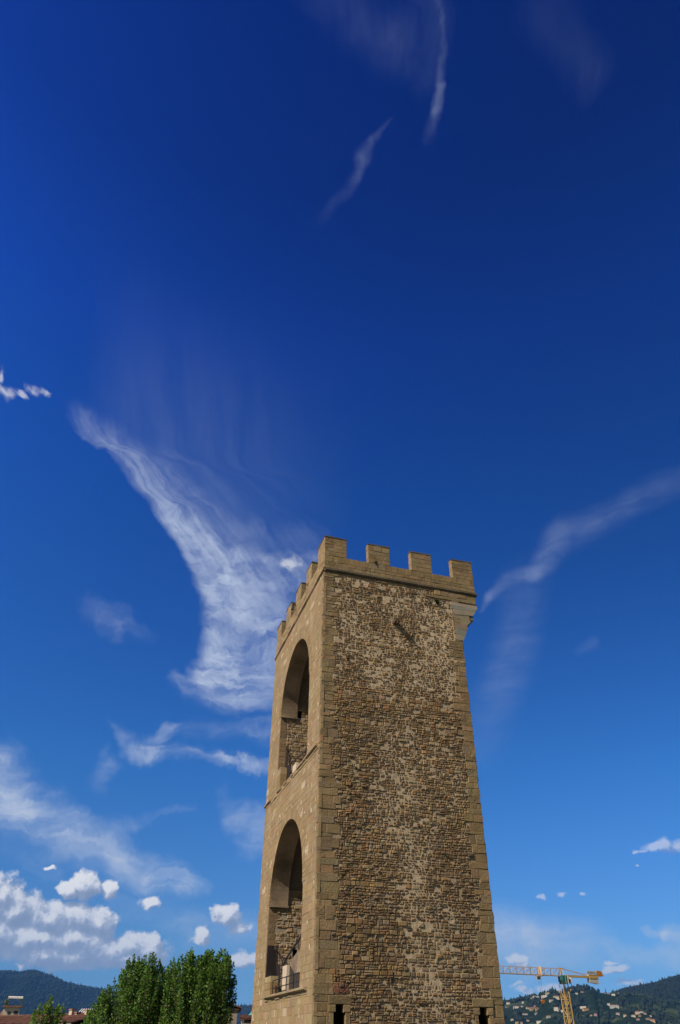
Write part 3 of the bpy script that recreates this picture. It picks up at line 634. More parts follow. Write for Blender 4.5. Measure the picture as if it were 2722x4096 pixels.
# ---- battlements
PX = W+1.37                                     # the top storey oversails the river side
def string(mb, x0, x1, y0, y1, z, h, pr, c, chips=.02):
    pass
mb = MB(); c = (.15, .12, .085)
def ledge_run(mb, p0, p1, nrm, z, h, pr, c, seg=.9, broken=0.0):
    """moulded course: a row of worn lengths with a sloped underside"""
    p0, p1, nrm = Vector(p0), Vector(p1), Vector(nrm); L = (p1-p0).length; d = (p1-p0)/L; t = 0
    while t < L-1e-3:
        w = min(rnd.uniform(seg*.7, seg*1.3), L-t)
        if L-(t+w) < .3: w = L-t
        if rnd.random() >= broken:
            q = pr+rnd.uniform(-.02, .015); g = .004
            pr_ = [(-.05, 0), (.03, 0), (q, h*.45), (q, h), (-.05, h)]
            vs = [p0+d*(t+g)+nrm*a+Vector((0, 0, z+b)) for a, b in pr_]+[p0+d*(t+w-g)+nrm*a+Vector((0, 0, z+b+rnd.uniform(-.006, .006))) for a, b in pr_]
            mb.mesh(vs, [(0, 1, 2, 3, 4), (9, 8, 7, 6, 5)]+[(k, 5+k, 5+(k+1) % 5, (k+1) % 5) for k in range(5)], jig(c, .12))
        t += w
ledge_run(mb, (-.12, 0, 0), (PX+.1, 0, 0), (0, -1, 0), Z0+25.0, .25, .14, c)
mb.build('string_course', M_rub, tower)
mb = MB(); ledge_run(mb, (0, -.12, 0), (0, DP+.1, 0), (-1, 0, 0), Z0+25.0, .22, .12, (.36, .27, .16)); mb.build('string_course', M_ash, tower)
mb = MB()
for a, b, br in ((.45, 2.9, 0), (3.0, 8.6, .45), (8.7, 12.3, .6), (12.4, DP+.12, 0)):
    ledge_run(mb, (0, a, 0), (0, b, 0), (-1, 0, 0), Z0+13.50, .17, .14 if not br else .10, (.34, .25, .15), .5 if br else .9, br)
ledge_run(mb, (0, .2, 0), (0, DP, 0), (-1, 0, 0), Z0+13.36, .10, .06, (.44, .33, .2), .8, .08)
mb.build('string_course', M_ash, tower)
mb = MB(); ledge_run(mb, (0, 1.26, 0), (0, 10.45, 0), (-1, 0, 0), Z0+2.12, .17, .19, (.36, .28, .17), .8, 0)
ledge_run(mb, (0, 1.3, 0), (0, 10.4, 0), (-1, 0, 0), Z0+2.0, .10, .06, (.44, .34, .2), .8, .05); mb.build('sill', M_ash, tower)

PT = .42                                        # thickness of parapet and merlons
def blocks(mb, O, U, N, u0, u1, z0, z1, cols, dep=(.01, .03), hh=(.2, .36), ww=(.22, .66), jt=.012):
    z = z0
    while z < z1-.02:
        h = rnd.uniform(*hh)
        if z1-(z+h) < .16: h = z1-z
        for a, b in fill_row(u0, u1, *ww):
            stone(mb, O, U, (0, 0, 1), N, a+.005, b-.005, z+.005, z+h-.005, rnd.uniform(*dep), jig(rnd.choice(cols), .12), 0, back=.03, bev=.012, jt=jt, tilt=.006)
        z += h
mb = MB()
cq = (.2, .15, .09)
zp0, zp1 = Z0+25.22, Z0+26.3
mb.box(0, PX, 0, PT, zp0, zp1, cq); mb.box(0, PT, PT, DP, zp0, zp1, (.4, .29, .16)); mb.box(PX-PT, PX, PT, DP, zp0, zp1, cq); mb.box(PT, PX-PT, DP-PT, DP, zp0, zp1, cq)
blocks(mb, (0, 0, 0), (1, 0, 0), (0, -1, 0), -.02, PX+.02, Z0+25.24, Z0+26.3, QUOIN)
blocks(mb, (0, 0, 0), (0, 1, 0), (-1, 0, 0), -.02, DP+.02, Z0+25.22, Z0+26.3, ASH)
mb.box(.02, PX-.02, .6, DP-.02, Z0+24.75, Z0+25.2, cq)      # roof deck
mb.box(W+.002, PX, .02, .6, Z0+24.25, Z0+25.0, cq)          # oversailing end, front
mb.box(W+.002, PX, .6, DP, Z0+24.25, Z0+24.75, cq)
mb.build('parapet', M_rub, tower)
def merlon(u0, u1, side):
    mb = MB(); zt = Z0+27.80; zb = Z0+26.3
    if side == 'f':
        x0, x1, y0, y1 = u0, u1, 0, PT
    elif side == 'l': x0, x1, y0, y1 = 0, PT, u0, u1
    elif side == 'r': x0, x1, y0, y1 = PX-PT, PX, u0, u1
    else: x0, x1, y0, y1 = u0, u1, DP-PT, DP
    mb.box(x0+.02, x1-.02, y0+.02, y1-.02, zb, zt-.01, (.3, .22, .13))
    blocks(mb, (0, y0, 0), (1, 0, 0), (0, -1, 0), x0-.01, x1+.015, zb, zt, QUOIN if side in 'fr' else QUOIN+[(.24, .18, .105)])
    blocks(mb, (x0, 0, 0), (0, 1, 0), (-1, 0, 0), y0, y1, zb, zt, ASH)
    blocks(mb, (x1, 0, 0), (0, 1, 0), (1, 0, 0), y0, y1, zb, zt, QUOIN)
    o = mb.build('merlon', M_rub, tower)
    mb = MB(); e = .045
    e2 = rnd.uniform(-.03, .03); mb.mesh([(x0-e, y0-e, zt), (x1+e, y0-e, zt), (x1+e, y1+e, zt), (x0-e, y1+e, zt), (x0-e+rnd.uniform(0, .05), y0-e, zt+.075+e2), (x1+e-rnd.uniform(0, .06), y0-e+.01, zt+.075+rnd.uniform(-.035, .03)), (x1+e, y1+e, zt+.08), (x0-e, y1+e, zt+.08)],
            [(0, 3, 2, 1), (4, 5, 6, 7), (0, 1, 5, 4), (1, 2, 6, 5), (2, 3, 7, 6), (3, 0, 4, 7)], (.13, .12, .105))
    mb.build('coping', M_conc, o)
merlon(0, 1.53, 'f'); merlon(3.12, 4.67, 'f'); merlon(6.28, 7.80, 'f'); merlon(9.41, PX, 'f')
# the corner merlon turns along the sunlit side
merlon(.43, 1.68, 'l'); merlon(3.39, 4.82, 'l'); merlon(6.35, 7.87, 'l'); merlon(9.45, 11.0, 'l'); merlon(12.6, DP, 'l')
for a in (3.4, 6.4, 9.5, 12.6): merlon(a, a+1.5, 'r')
for a in (3.1, 6.3): merlon(a, a+1.5, 'b')

# ---- corbels carrying the oversailing top on the river side
def corbel(y0, y1):
    mb = MB(); g = (.34, .345, .31)
    prof = [((9.02, 24.02), (9.02, 24.25), (PX+.02, 24.25), (PX+.02, 23.98)), ((9.0, 23.74), (8.98, 24.0), (PX-.03, 23.98), (PX-.14, 23.78)),
            ((9.16, 23.3), (9.14, 23.73), (10.82, 23.76), (10.60, 23.42)), ((9.18, 22.7), (9.17, 23.29), (10.28, 23.38), (10.36, 22.9), (10.1, 22.62)),
            ((9.17, 22.3), (9.18, 22.69), (10.08, 22.6), (10.02, 22.2)), ((9.16, 21.85), (9.17, 22.29), (10.0, 22.18), (9.86, 21.78)), ((9.15, 21.42), (9.15, 21.84), (9.84, 21.77), (9.66, 21.40))]
    cs_ = [(.42, .39, .31), (.34, .345, .31), (.38, .33, .25), (.37, .31, .215), (.34, .285, .20), (.33, .325, .28), (.37, .34, .26)]
    for p, c in zip(prof, [tuple(v*.85 for v in k_) for k_ in cs_]):
        q = [(a, b+Z0) for a, b in p]; mb.prism(q, 'y', y0-.0-rnd.uniform(.02, .05), y1, jig(c, .06))
    mb.box(10.3, 10.66, y0+.03, y1, Z0+23.12, Z0+23.38, (.26, .25, .22)); mb.prism([(10.28, Z0+22.7), (10.34, Z0+23.1), (10.55, Z0+23.1)], 'y', y0+.05, y1, (.25, .2, .15))
    mb.build('corbel', M_conc, tower)
for y in (0.0, 2.7, 5.4, 8.1, 10.8, 13.5): corbel(y, y+.6)

# ---- beam stub, parapet camera, gates, stair, rails
mb = MB(); mb.box(4.72, 5.04, -.48, .05, Z0+21.84, Z0+22.06, (.10, .07, .045)); mb.bar((4.9, -.1, Z0+21.86), (4.82, -.52, Z0+21.74), .055, (.22, .17, .09), 0, 6)
mb.build('beam_stub', M_rub, tower)
mb = MB(); mb.box(4.78, 5.05, -.045, .05, Z0+22.07, Z0+22.30, (.01, .01, .01)); mb.build('putlog_hole', M_dark, tower)
mb = MB(); mb.bar((-.03, 7.6, Z0+26.55), (-.32, 7.55, Z0+26.55), .03); mb.bar((-.30, 7.55, Z0+26.58), (-.34, 7.5, Z0+26.15), .075, n=8); mb.bar((-.34, 7.5, Z0+26.15), (-.34, 7.5, Z0+26.06), .11, n=8)
mb.build('camera_bracket', M_iron, tower)
def gate(z0, z1, lowz):
    mb = MB()
    mb.box(.04, .46, 10.93, 10.97, Z0+lowz, Z0+z1, (.05, .04, .045))
    mb.build('jamb_dark_panel', M_iron, tower)  # dark sheet set against the far jamb for its darker tone
    mb = MB()
    for y in (10.75, 10.45, 10.15): mb.bar((.50, y, Z0+z0), (.50, y, Z0+z1-.05), .022)
    mb.bar((.5, 10.1, Z0+z1-.05), (.5, 10.9, Z0+z1-.05), .02); mb.bar((.5, 9.0, Z0+z0+.9), (.5, 10.9, Z0+z0+.9), .02)
    mb.box(.45, .47, 9.1, 9.9, Z0+z0, Z0+z0+1.5, (.04, .04, .045))
    mb.build('metal_gate', M_iron, tower)
gate(2.3, 4.86, 3.0); gate(13.75, 16.9, 15.2)
# lower floor: plastered stair wall with pillar, rails; the same, lower, above
mb = MB()
mb.box(.6, .9, 8.1, 9.1, Z0+2.3, Z0+3.68); mb.build('pillar', M_white, tower)
mb = MB(); mb.prism([(8.1, Z0+2.3), (3.2, Z0+2.3), (3.2, Z0+4.95), (8.1, Z0+3.82)], 'x', .78, .95); mb.build('stair_wall', M_plaster, tower)
mb = MB(); mb.prism([(8.08, Z0+2.35), (5.0, Z0+2.35), (5.0, Z0+3.2), (6.9, Z0+3.2), (8.08, Z0+3.66)], 'x', .76, .779); mb.build('stair_wall_shade', M_dark, tower)  # thin dark sheet laid on the stair wall; its colour stands in for shade
mb = MB(); mb.bar((.7, 9.1, Z0+3.95), (.7, 3.4, Z0+5.3), .035); mb.bar((.7, 9.1, Z0+3.7), (.62, 10.6, Z0+4.5), .025)
for k in range(4): mb.bar((.72, 8.6-k*1.3, Z0+3.7+k*.25), (.7, 8.6-k*1.3, Z0+4.05+k*.31), .018)
mb.build('handrail', M_iron, tower)
mb = MB()
for zz in (2.62, 2.98): mb.bar((.12, 2.9, Z0+zz), (.12, 9.3, Z0+zz), .02)
for y in (2.95, 4.5, 6.1, 7.7, 9.3): mb.bar((.12, y, Z0+2.3), (.12, y, Z0+2.98), .02)
mb.build('railing', M_iron, tower)
mb = MB(); mb.box(.6, .9, 8.0, 9.0, Z0+13.75, Z0+15.0); mb.build('pillar', M_white, tower)
mb = MB(); mb.prism([(8.0, Z0+13.75), (4.5, Z0+13.75), (4.5, Z0+14.6), (8.0, Z0+14.9)], 'x', .78, .95); mb.build('stair_wall', M_plaster, tower)
mb = MB(); mb.bar((.6, 9.1, Z0+15.3), (.6, 3.4, Z0+14.75), .03); mb.bar((.6, 9.1, Z0+15.3), (.6, 10.4, Z0+15.9), .025); mb.build('handrail', M_iron, tower)

# tufts rooted in the masonry
M_weed = mat('wall_weed', attr=True, var=.2, vscale=3)
for wx, wy, wz, n_, sz in ((7.95, -.05, 24.05, 70, .16), (3.6, -.05, 26.33, 26, .10), (8.4, .1, 26.33, 22, .09), (2.1, -.05, 12.4, 20, .08), (7.1, -.05, 8.3, 18, .08), (-.06, 4.2, 26.33, 24, .10), (1.6, -.04, 18.9, 16, .07)):
    mb = MB()
    for k in range(n_):
        q0 = Vector((wx, wy+.03, Z0+wz)); q = q0+Vector((rnd.gauss(0, 1)*sz, -abs(rnd.gauss(0, 1))*sz*.8-.03, rnd.gauss(0, 1)*sz*.8)); b = Vector((rnd.uniform(-1, 1), .2, rnd.uniform(-1, 1))).normalized()*.028
        m_ = q0.lerp(q, .6); mb.quad([q0, m_-b, q, m_+b], jig((.06, .08, .025), .3))
    mb.build('weed_tuft', M_weed, tower)

# ------------------------------------------------------------------ the land: one sheet, hills beyond, the haze
def sst(t): t = max(0.0, min(1.0, t)); return t*t*(3-2*t)
def ae(az, el, d):                                # point at azimuth/elevation (degrees) seen from the terrace, at ground distance d
    a = R(az); return Vector((math.sin(a)*d, math.cos(a)*d, EYE+d*math.tan(R(el))))
def groundz(x, y): return 15.35*sst((27-y)/20.0)
M_ground = mat('ground_earth', (.10, .10, .06), var=.35, vscale=.02)
mb = MB(); rings = [0, 6, 12, 18, 24, 30, 45, 80, 150, 300, 600, 1200, 2500, 5000, 9600]; na = 72
vs = []
for r in rings:
    for k in range(na):
        t = 2*math.pi*k/na; x, y = r*math.sin(t), r*math.cos(t); vs.append((x, y, groundz(x, y) if r < 9000 else groundz(x, y)))
fs = [(i*na+k, i*na+(k+1) % na, (i+1)*na+(k+1) % na, (i+1)*na+k) for i in range(len(rings)-1) for k in range(na)]
mb.mesh(vs, fs, (1, 1, 1)); tag(mb.build('ground', M_ground, smooth=True), kind='structure')

def hillmat(name, wood, field, bare, fs_):
    m = bpy.data.materials.new(name); m.use_nodes = True; nt = m.node_tree; nt.nodes.clear(); N = NT(nt)
    out = N.n('ShaderNodeOutputMaterial'); b = N.n('ShaderNodeBsdfDiffuse'); nt.links.new(b.outputs[0], out.inputs[0])
    O = N.n('ShaderNodeTexCoord').outputs['Object']
    big = N.noise(O, fs_, 6, 0.6); mid = N.noise(O, fs_*7, 5, 0.65)
    c = N.mix(N.mr(big, .52, .60), (*wood, 1), (*field, 1)); c = N.mix(N.mr(mid, .60, .68, 0, .7), c, (*bare, 1))
    c = N.mix(1.0, c, N.ramp(N.noise(O, fs_*40, 4, 0.7), [(.3, (.6,)*3), (.7, (1.4,)*3)]), 'MULTIPLY')
    N.put(b.inputs[0], c); return m
class Hill:
    def __init__(s, name, ridge, D, Db, mtl, naz, seed, rough, amp=.10):
        s.ridge, s.D, s.Db, s.seed, s.rough, s.amp = ridge, D, Db, seed, rough, amp
        az0, az1 = ridge[0][0], ridge[-1][0]; mb = MB(); nr = 60; vs = []
        s.az0, s.az1 = az0, az1
        for i in range(naz+1):
            az = az0+(az1-az0)*i/naz
            for j in range(nr+1):
                r = Db+(D*1.25-Db)*j/nr; a = R(az); vs.append((math.sin(a)*r, math.cos(a)*r, s.h(az, r)))
        fs = [(i*(nr+1)+j, (i+1)*(nr+1)+j, (i+1)*(nr+1)+j+1, i*(nr+1)+j+1) for i in range(naz) for j in range(nr)]
        mb.mesh(vs, fs); s.o = tag(mb.build(name, mtl, smooth=True), kind='structure')
    def top(s, az):
        e = np.interp(az, [p[0] for p in s.ridge], [p[1] for p in s.ridge])
        return EYE+s.D*math.tan(R(float(e)))
    def h(s, az, r):
        H = s.top(az); t = (r-s.Db)/(s.D-s.Db)
        g = 1+s.amp*(fbm(az*s.rough+5, r*.0012*s.rough, s.seed, 4)-.48)*4*max(0, min(1, t*3))*max(0, min(1, (1-t)*4)) if t < 1 else 1
        if t <= 1: return H*(.28*t+.72*sst(t)*t**.15)*g-2*(t <= 0)
        return H*(1-sst((t-1)*1.2))-.5
    def at(s, az, el):                              # where the line of sight at (az, el) meets the slope
        prev = s.Db
        for k in range(1, 400):
            r = s.Db+(s.D-s.Db)*k/400; z = s.h(az, r)
            if (z-EYE)/r >= math.tan(R(el)): return Vector((math.sin(R(az))*r, math.cos(R(az))*r, z))
        r = s.D; return Vector((math.sin(R(az))*r, math.cos(R(az))*r, s.h(az, r)))
M_h1 = hillmat('far_mountain_cover', (.008, .014, .009), (.018, .028, .016), (.03, .03, .028), .0009)
M_h2 = hillmat('wooded_hill_cover', (.014, .026, .010), (.060, .080, .034), (.13, .12, .08), .004)
M_h3 = hillmat('dark_hill_cover', (.008, .016, .007), (.013, .026, .010), (.025, .032, .018), .0025)
mt = Hill('mountain', [(-48, 2.2), (-34, 2.9), (-26, 3.3), (-21.94, 3.55), (-21.37, 3.63), (-20.74, 3.57), (-20.06, 3.70), (-19.42, 3.60), (-18.9, 3.5), (-18.55, 3.38), (-17.97, 3.13), (-17.54, 3.05), (-16.68, 2.94), (-15.59, 2.79), (-13, 2.45), (-10, 2.2), (-6.5, 2.03), (-5.5, 2.06), (-2, 2.0), (6, 1.9)], 7400, 4300, M_h1, 260, 3, .9)
hl = Hill('village_hill', [(3, 1.2), (8, 2.0), (11.21, 2.36), (12.19, 2.52), (12.84, 2.63), (13.65, 2.79), (14.31, 2.93), (14.94, 2.96), (15.58, 3.05), (16.23, 3.15), (16.83, 3.10), (17.26, 2.93), (17.99, 2.80), (18.68, 2.82), (19.5, 2.7), (21, 2.4), (24, 2.0), (30, 1.5), (40, 1.2)], 3300, 1900, M_h2, 220, 9, 1.6, .07)
hd = Hill('dark_hill', [(17.4, 2.5), (18.3, 2.82), (18.86, 2.96), (19.56, 3.06), (20.33, 3.18), (21.11, 3.31), (21.9, 3.52), (22.6, 3.70), (25, 4.1), (30, 4.4), (40, 3.8), (52, 2.5)], 4200, 3000, M_h3, 160, 17, 1.3, .06)

# tree cover on the hills: thousands of crowns that read as one mass
M_wood = mat('distant_woodland', attr=True, var=.3, vscale=.01)
def crown_lump(mb, p, w, h, c, cyp=False):
    n = 5; vs = [(p[0], p[1], p[2]-h*.15)]; t0 = rnd.random()*6
    for (zz, rr) in (((.18, .8), (.6, .75)) if not cyp else ((.1, .9), (.55, .7))):
        for k in range(n):
            t = t0+2*math.pi*k/n; q = w*.5*rr*rnd.uniform(.75, 1.2); vs.append((p[0]+math.cos(t)*q, p[1]+math.sin(t)*q, p[2]+h*zz))
    vs.append((p[0], p[1], p[2]+h)); fs = [(0, 1+(k+1) % n, 1+k) for k in range(n)]+[(1+k, 1+(k+1) % n, 6+(k+1) % n, 6+k) for k in range(n)]+[(6+k, 6+(k+1) % n, 11) for k in range(n)]
    mb.mesh(vs, fs, c)
def woods(name, hill, a0, a1, n, size, cols, dens, ridge=0):
    mb = MB()
    for k in range(n):
        if k < ridge: az = rnd.uniform(a0, a1); r = hill.D*rnd.uniform(.985, 1.0)
        else:
            az = rnd.uniform(a0, a1); r = hill.Db+(hill.D-hill.Db)*rnd.uniform(.12, 1)
            if fbm(az*dens[1], r*.004, hill.seed+3, 4) < dens[0]: continue
        if any(abs(az-q[0]) < q[2] and q[1]-110 < r < q[1]+6 for q in CLEAR): continue
        s_ = rnd.uniform(.6, 1.3)*size; cyp = rnd.random() < .12
        p = (math.sin(R(az))*r, math.cos(R(az))*r, hill.h(az, r)-.5)
        crown_lump(mb, p, s_*(.45 if cyp else 1.1), s_*(1.5 if cyp else .9), jig(rnd.choice(cols), .25), cyp)
    tag(mb.build(name, M_wood, smooth=True), kind='stuff')
G1 = [(.011, .022, .009), (.016, .030, .012), (.008, .017, .008), (.024, .040, .015)]

# a handful of trees one can tell apart on the skyline of the village hill
M_fol = mat('dark_foliage', attr=True, var=.25, vscale=.1)
M_bark = mat('bark', (.10, .075, .05), var=.3, vscale=2, fine=.2)
def far_tree(az, w, h, label, cyp=False, dz=0, hill=hl):
    r = hill.D*.995; p = Vector((math.sin(R(az))*r, math.cos(R(az))*r, hill.h(az, r)+dz))
    e = tag(empty('skyline_tree', p), label, 'tree', 'trees standing out on the skyline of the village hill')
    mb = MB(); mb.bar((0, 0, -2), (0, 0, h*.5), w*.05, n=6); mb.build('trunk', M_bark, e)
    mb = MB()
    for k in range(46 if not cyp else 26):
        t = rnd.random()*6.28; zz = rnd.uniform(.15 if cyp else .3, 1); rr = w*.36*math.sqrt(max(.05, 1-((zz-.6)/.45)**2))*math.sqrt(rnd.random()) if not cyp else w*.3*(1.05-zz)
        crown_lump(mb, (math.cos(t)*rr, math.sin(t)*rr, h*zz*.85), w*.34, h*.2 if not cyp else h*.22, jig(rnd.choice(G1), .25))
    mb.build('crown', M_fol, e)
far_tree(16.62, 11, 17, 'tall rounded dark tree on the hill crest right of the crane mast', dz=-1)
far_tree(16.45, 7, 13, 'smaller leaning tree just left of the tall rounded one on the hill crest')
far_tree(16.05, 17, 15, 'broad bushy tree on the hill crest under the crane counter jib')
far_tree(15.8, 13, 12, 'low spreading tree on the hill crest left of the broad bushy one')
far_tree(17.72, 5, 16, 'slim dark cypress on the saddle of the hill', True)
far_tree(13.9, 5, 15, 'slim cypress on the crest between white villas left of the crane mast', True)
far_tree(14.15, 4, 13, 'small cypress close to the crane mast on the hill crest', True)
far_tree(12.9, 12, 12, 'round dark tree on the slope left of the hill crest villas')

# houses scattered on the hills; each its own thing
M_stucco = mat('stucco', attr=True, var=.08, vscale=.3); M_rooft = mat('clay_roof', (.30, .14, .08), var=.2, vscale=.3); M_win = mat('window_dark', (.05, .055, .06), var=.1)
ZH = [ # zoomed position x,y (base middle), width and height in the same pixels, colour, label
 (170, 542, 30, 16, 'w', 'white house at the left foot of the hill beside the tower edge'), (290, 535, 16, 16, 'w', 'small tall white house alone on the left slope'),
 (235, 575, 44, 18, 'w', 'long white house low on the left slope near the tower'), (283, 565, 16, 12, 'w', 'tiny white house right of the long low one on the left slope'),
 (160, 570, 20, 10, 'p', 'small pinkish house at the very edge of the tower'), (388, 488, 30, 16, 'w', 'white villa on the skyline left end of the crest row'), (360, 497, 14, 10, 'p', 'small pink house at the left tail of the crest row'),
 (468, 486, 50, 18, 'w', 'long white villa in the middle of the crest row'), (490, 462, 34, 18, 'g', 'pale grey building just above the long white crest villa'), (562, 494, 46, 20, 'c', 'cream villa below the crest left of the crane mast'),
 (522, 522, 30, 18, 'w', 'white house under the cream villa left of the crane mast'), (580, 440, 26, 12, 'p', 'pinkish crest house touching the crane mast'), (412, 486, 20, 12, 'c', 'small cream house beside the long white crest villa'),
 (368, 592, 40, 24, 'o', 'ochre house block in the middle of the left slope'), (405, 588, 24, 18, 'o', 'smaller ochre house right of the ochre block'), (330, 578, 26, 14, 'c', 'cream house left of the ochre block'), (390, 562, 18, 10, 'p', 'little pink house above the ochre houses'),
 (565, 592, 36, 26, 'w', 'tall white villa left of the crane mast at mid slope'), (605, 606, 26, 18, 'w', 'white house touching the left of the crane mast'), (585, 588, 14, 12, 'p', 'tiny pink house between two white ones near the mast'),
 (500, 650, 34, 14, 'g', 'grey white house low on the slope below the hook'), (427, 690, 42, 14, 'w', 'white house lowest on the slope under the hook'), (330, 680, 20, 12, 'c', 'small cream house low on the left slope'), (245, 698, 28, 10, 'o', 'orange roofed house at the bottom left of the slope'),
 (280, 700, 20, 10, 'p', 'rosy house at the bottom beside the orange roofed one'), (205, 672, 22, 10, 'c', 'cream farmhouse near the tower foot'), (310, 628, 44, 8, 'g', 'long low greenhouse wall on the left slope'), (400, 622, 26, 10, 'g', 'grey shed right of the long low wall'),
 (690, 430, 26, 12, 'c', 'cream house under the crest right of the crane mast'), (727, 462, 22, 14, 'w', 'white house alone in the trees right of the crane mast'), (772, 448, 22, 12, 'p', 'pink roofed house beside the lone white house'), (865, 426, 20, 10, 'p', 'little pink house on the crest by the tall dark tree'),
 (955, 448, 16, 12, 'p', 'tiny pale house on the saddle left end'), (1028, 470, 28, 14, 'w', 'white house on the saddle between the two hills'), (1068, 452, 26, 12, 'w', 'white house on the skyline where the dark hill begins'), (985, 450, 16, 8, 'g', 'tiny grey house on the saddle'),
 (785, 574, 50, 16, 'w', 'long white house at mid slope right of the crane mast'), (800, 592, 44, 18, 'o', 'ochre house directly below the long white one'), (880, 632, 22, 16, 'p', 'pink house right of the ochre one lower down'), (845, 640, 18, 10, 'c', 'small cream house lower right of the ochre one'),
 (990, 556, 22, 20, 'w', 'white gable house left end of the grey hall'), (1035, 566, 70, 18, 'g', 'long grey hall with low roof in the dark wood'), (1065, 630, 28, 18, 'g', 'grey house half hidden in the dark wood'), (1122, 640, 24, 14, 'c', 'cream house left of the hamlet'),
 (1190, 644, 30, 16, 'c', 'cream house at the left of the right hand hamlet'), (1222, 622, 34, 22, 'c', 'largest cream villa of the right hand hamlet'), (1255, 612, 24, 12, 'w', 'white house at the top of the right hand hamlet'), (1285, 624, 20, 10, 'p', 'pale pink house at the right of the hamlet'), (1228, 674, 22, 16, 'p', 'pink house under the right hand hamlet'), (1240, 640, 18, 10, 'o', 'small ochre house inside the right hand hamlet'),
 (1345, 684, 42, 20, 'o', 'big ochre house low on the right'), (1308, 668, 30, 10, 'p', 'low pink house left of the big ochre one'), (1330, 644, 16, 10, 'c', 'tiny cream house above the big ochre one'), (1455, 616, 30, 26, 'c', 'tall cream villa in the dark wood far right'), (1503, 602, 22, 18, 'c', 'cream house at the far right of the wood'), (1450, 686, 34, 14, 'w', 'bright white house at the bottom far right'), (1420, 690, 16, 8, 'g', 'tiny grey shed beside the bright white house far right')]
HC = {'w': (.72, .69, .62), 'p': (.60, .44, .36), 'c': (.66, .58, .42), 'o': (.60, .42, .20), 'g': (.48, .47, .43)}
def zaz(x, y):
    """from a position on the hillside sketch to azimuth and elevation"""
    X = (1950+x*.4923)*.576-784; Y = (3750+y*.4923)*.576-1179.5; c_, s_ = math.cos(ROLL), math.sin(ROLL)
    U, V_ = X*c_+Y*s_, -X*s_+Y*c_; xc, yc = U/1606, -V_/1606; c_, s_ = math.cos(PITCH), math.sin(PITCH)
    d = (xc, c_-yc*s_, s_+yc*c_); return math.degrees(math.atan2(d[0], d[1])), math.degrees(math.atan2(d[2], math.hypot(d[0], d[1])))
CLEAR = []
for x, y, w_, h_, cc, lab in ZH:
    az, el = zaz(x, y); hill = hd if (x > 1105 and y < 600) or x > 1400 else hl
    p = hill.at(az, el); dist = math.hypot(p.x, p.y)
    w_ *= 1.0; h_ *= 1.08; CLEAR.append((az, dist, math.degrees((w_*.4923*.576/2000*.5)+.0035)))
    wm = max(6, w_*.4923*.576/2000*dist); hm = max(4.5, h_*.4923*.576/2000*dist*.85); dm = min(wm*.7, 12)
    col_ = tuple(.8*v for v in jig(HC[cc], .08)); a = -R(az)+rnd.uniform(-.45, .45); hr = hm*(.25 if cc != 'w' else .12)
    mb = MB(); mb.box(-wm/2, wm/2, -dm/2, dm/2, -4, hm-hr, col_)
    o = mb.build('hill_house', M_stucco); o.location = p; o.rotation_euler = (0, 0, a)
    tag(o, lab, 'house', 'houses scattered over the hills')
    mb = MB(); e = .6; z0, z1 = hm-hr-.02, hm
    mb.mesh([(-wm/2-e, -dm/2-e, z0), (wm/2+e, -dm/2-e, z0), (wm/2+e, dm/2+e, z0), (-wm/2-e, dm/2+e, z0), (-wm*.3, 0, z1), (wm*.3, 0, z1)], [(0, 3, 2, 1), (0, 1, 5, 4), (2, 3, 4, 5), (1, 2, 5), (3, 0, 4)])
    mb.build('roof', M_rooft, o)
    nf = max(1, int((hm-hr)/3.2)); nw = max(2, int(wm/4))
    for f in range(nf):
        for k in range(nw):
            mb = MB(); xx = -wm/2+wm*(k+.5)/nw; zz = .9+f*3.1
            if zz+1.5 > hm-hr: continue
            mb.box(xx-.5, xx+.5, -dm/2-.03, -dm/2+.1, zz, zz+1.5); mb.build('window', M_win, o)

woods('hill_woodland', hl, 10.5, 24, 6500, 12, G1, (.50, 2.0), 420)
woods('ridge_woodland', hd, 17.6, 25, 7500, 14, [(.007, .015, .007), (.011, .021, .009), (.006, .012, .006)], (.22, 2.0), 500)
woods('mountain_woodland', mt, -24, -4, 5000, 20, [(.009, .018, .009), (.013, .024, .011)], (.3, 1.0), 1500)

# radio mast on the mountain top
p = ae(-19.93, 3.66, 7380)
e = tag(empty('radio_mast', p), 'thin radio mast on the top of the far left mountain', 'mast')
mb = MB(); 
for dx, dy in ((-1.6, -1.6), (1.6, -1.6), (1.6, 1.6), (-1.6, 1.6)): mb.bar((dx, dy, -15), (dx*.3, dy*.3, 38), .5)
for k in range(8):
    z = -10+k*6; f = 1-.7*(z+15)/53; mb.bar((-1.6*f, -1.6*f, z), (1.6*f, 1.6*f, z+4), .25); mb.bar((1.6*f, -1.6*f, z), (-1.6*f, 1.6*f, z+4), .25)
M_grey = mat('grey_steel', (.3, .3, .3), rough=.6, var=.1)
mb.build('lattice', M_grey, e); mb = MB(); mb.bar((0, 0, 38), (0, 0, 50), .6, n=6); mb.build('antenna', M_grey, e)

# ------------------------------------------------------------------ the tower crane
M_yel = mat('crane_yellow', (.60, .39, .13), rough=.5, var=.12, vscale=1); M_org = mat('crane_orange', (.55, .22, .03), rough=.5, var=.15, vscale=.6)
M_pale = mat('crane_faded', (.62, .44, .28), rough=.55, var=.12, vscale=1)
M_cw = mat('pale_concrete', (.55, .54, .5), var=.12, vscale=1); M_glass = mat('green_glass', (.03, .13, .11), rough=.15, var=.1, spec=.6); M_wht = mat('white_paint', (.75, .75, .73), rough=.5, var=.05)
cb = ae(15.15, 0, 250); crane = tag(empty('tower_crane', (cb.x, cb.y, 0), math.atan2(-7.8, -19.3)), 'yellow lattice tower crane behind the right edge of the tower', 'crane')
